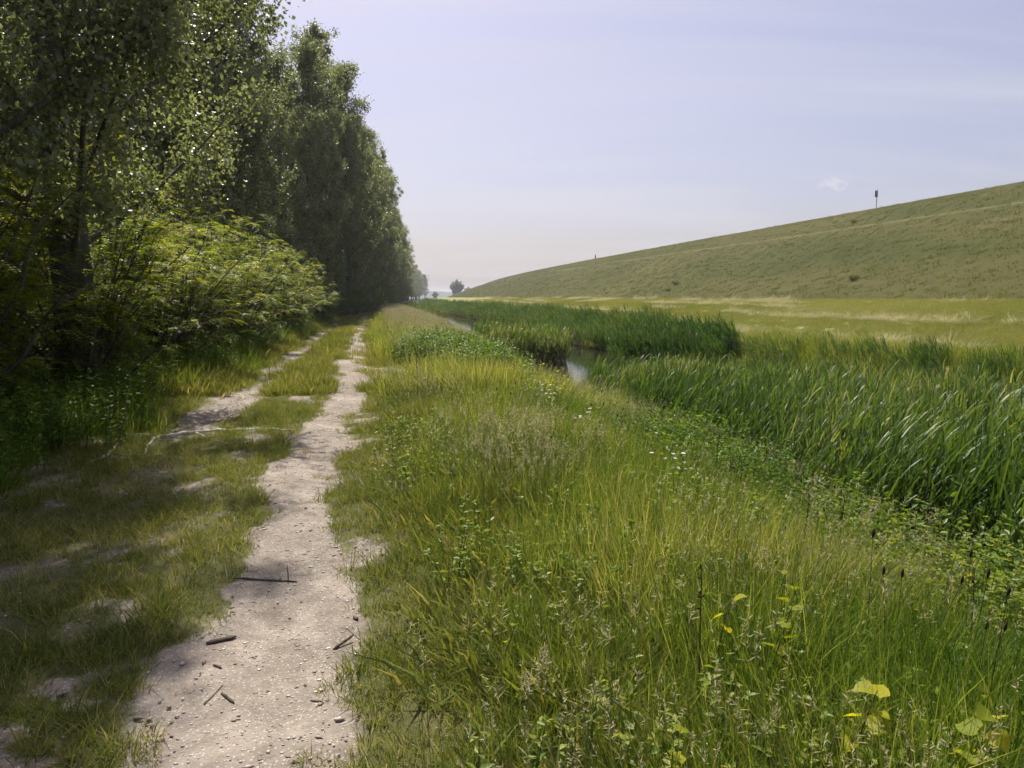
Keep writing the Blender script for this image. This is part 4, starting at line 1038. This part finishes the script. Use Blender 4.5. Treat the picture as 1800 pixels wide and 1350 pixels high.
# tall bare stalks
for px, py, h, lab in ((1252, 900, .75, 'tall dark bare stalk rising from the herbs in front of the reeds'), (1404, 1040, .62, 'dark bare stalk left of the greenest herbs'), (1468, 1050, .68, 'slanting dark stalk among the greenest herbs'),
                       (1700, 1230, .62, 'leaning dark stalk among the herbs at the right'), (1226, 1270, .62, 'dark stalk standing in the near meadow grass'), (735, 720, .8, 'tall dark weed stalk beside the bare spur of the path')):
    p = on_ground(px, py); rr = random.Random(px); d = np.array([rr.uniform(-.1, .1), rr.uniform(-.05, .05)]) * h
    e = bpy.data.objects.new('bare_stalk', None); COL.objects.link(e); e.location = p
    u = np.linspace(0, 1, 8); P = np.stack([d[0] * u ** 1.5, d[1] * u, h * u], 1); mb = MB(); mb.add(*tube(P, np.linspace(.005, .0018, 8), 5)); link('stem', mb.mesh('stalk_stem', M['drystem'], True), e)
    n = 26; t = rng.uniform(.7, 1, n); pp = np.stack([d[0] * t ** 1.5, d[1] * t, h * t], 1); mb = MB(); V, T = leaves(pp, runit(n, .8), runit(n), rng.uniform(.012, .028, n), .007); mb.add(V, T, None, np.full(n * 4, .3)); link('seed_head', mb.mesh('stalk_head', M['dark_head']), e)['kind'] = 'stuff'
    tag(e, lab, 'stalk')
# yellow and white flowering weeds on the bank
def flower_weed(px, py, h, mat, nfl, r, nm, lab):
    p = on_ground(px, py); e = bpy.data.objects.new(nm, None); COL.objects.link(e); e.location = p
    hb = herb(h, 3, .06, 7, .10); link('stems', hb.mesh('weed_stems', M['herb']), e)
    mb = MB()
    for i in range(nfl):
        c = np.array([rng.normal(0, .10), rng.normal(0, .10), h * rng.uniform(.7, 1.1)]); n = 6; az = np.arange(n) * 6.28 / n
        d = np.stack([np.cos(az), np.sin(az), np.full(n, .5)], 1) + rng.normal(0, .35, 3); V, T = leaves(np.tile(c, (n, 1)), d, np.tile([[0, 0, 1.]], (n, 1)), r, r * .9); mb.add(V, T, None, .6)
    link('blossom', mb.mesh('blossom', mat), e); tag(e, lab, 'flower')
for px, py, lab in ((975, 760, 'yellow-flowering weed near the white bindweed'), (915, 720, 'yellow-flowering weed at the top of the green herb patch'), (945, 745, 'yellow-flowering weed just behind the white bindweed')):
    flower_weed(px, py, .75, M['yellow'], 12, .024, 'yellow_weed', lab)
for px, py, lab in ((962, 770, 'white bindweed flowers above the green herbs'), (1030, 830, 'small white flower lower on the bank'), (1180, 905, 'white-flowered weed among the herbs')):
    flower_weed(px, py, .6, M['white'], 7, .022, 'white_weed', lab)

# ------------------------------------------------------------------ hazy air
def haze():
    m, N, L = new_mat('haze_air')
    pv = N.new('ShaderNodeVolumePrincipled')
    pv.inputs['Color'].default_value = (.86, .90, 1.0, 1)
    pv.inputs['Density'].default_value = 0.0003
    pv.inputs['Anisotropy'].default_value = 0.1
    out = N.new('ShaderNodeOutputMaterial'); L.new(pv.outputs[0], out.inputs['Volume'])
    x0, x1, y0, y1, z0, z1 = -1000, 1000, -100, 5100, -3, 32
    V = [(x, y, z) for x in (x0, x1) for y in (y0, y1) for z in (z0, z1)]
    me = make_mesh('haze', V, None, [(0, 1, 3, 2), (4, 6, 7, 5), (0, 4, 5, 1), (2, 3, 7, 6), (0, 2, 6, 4), (1, 5, 7, 3)], m)
    tag(link('haze', me), 'thin pale blue haze in the air', 'haze', None, 'stuff')
haze()
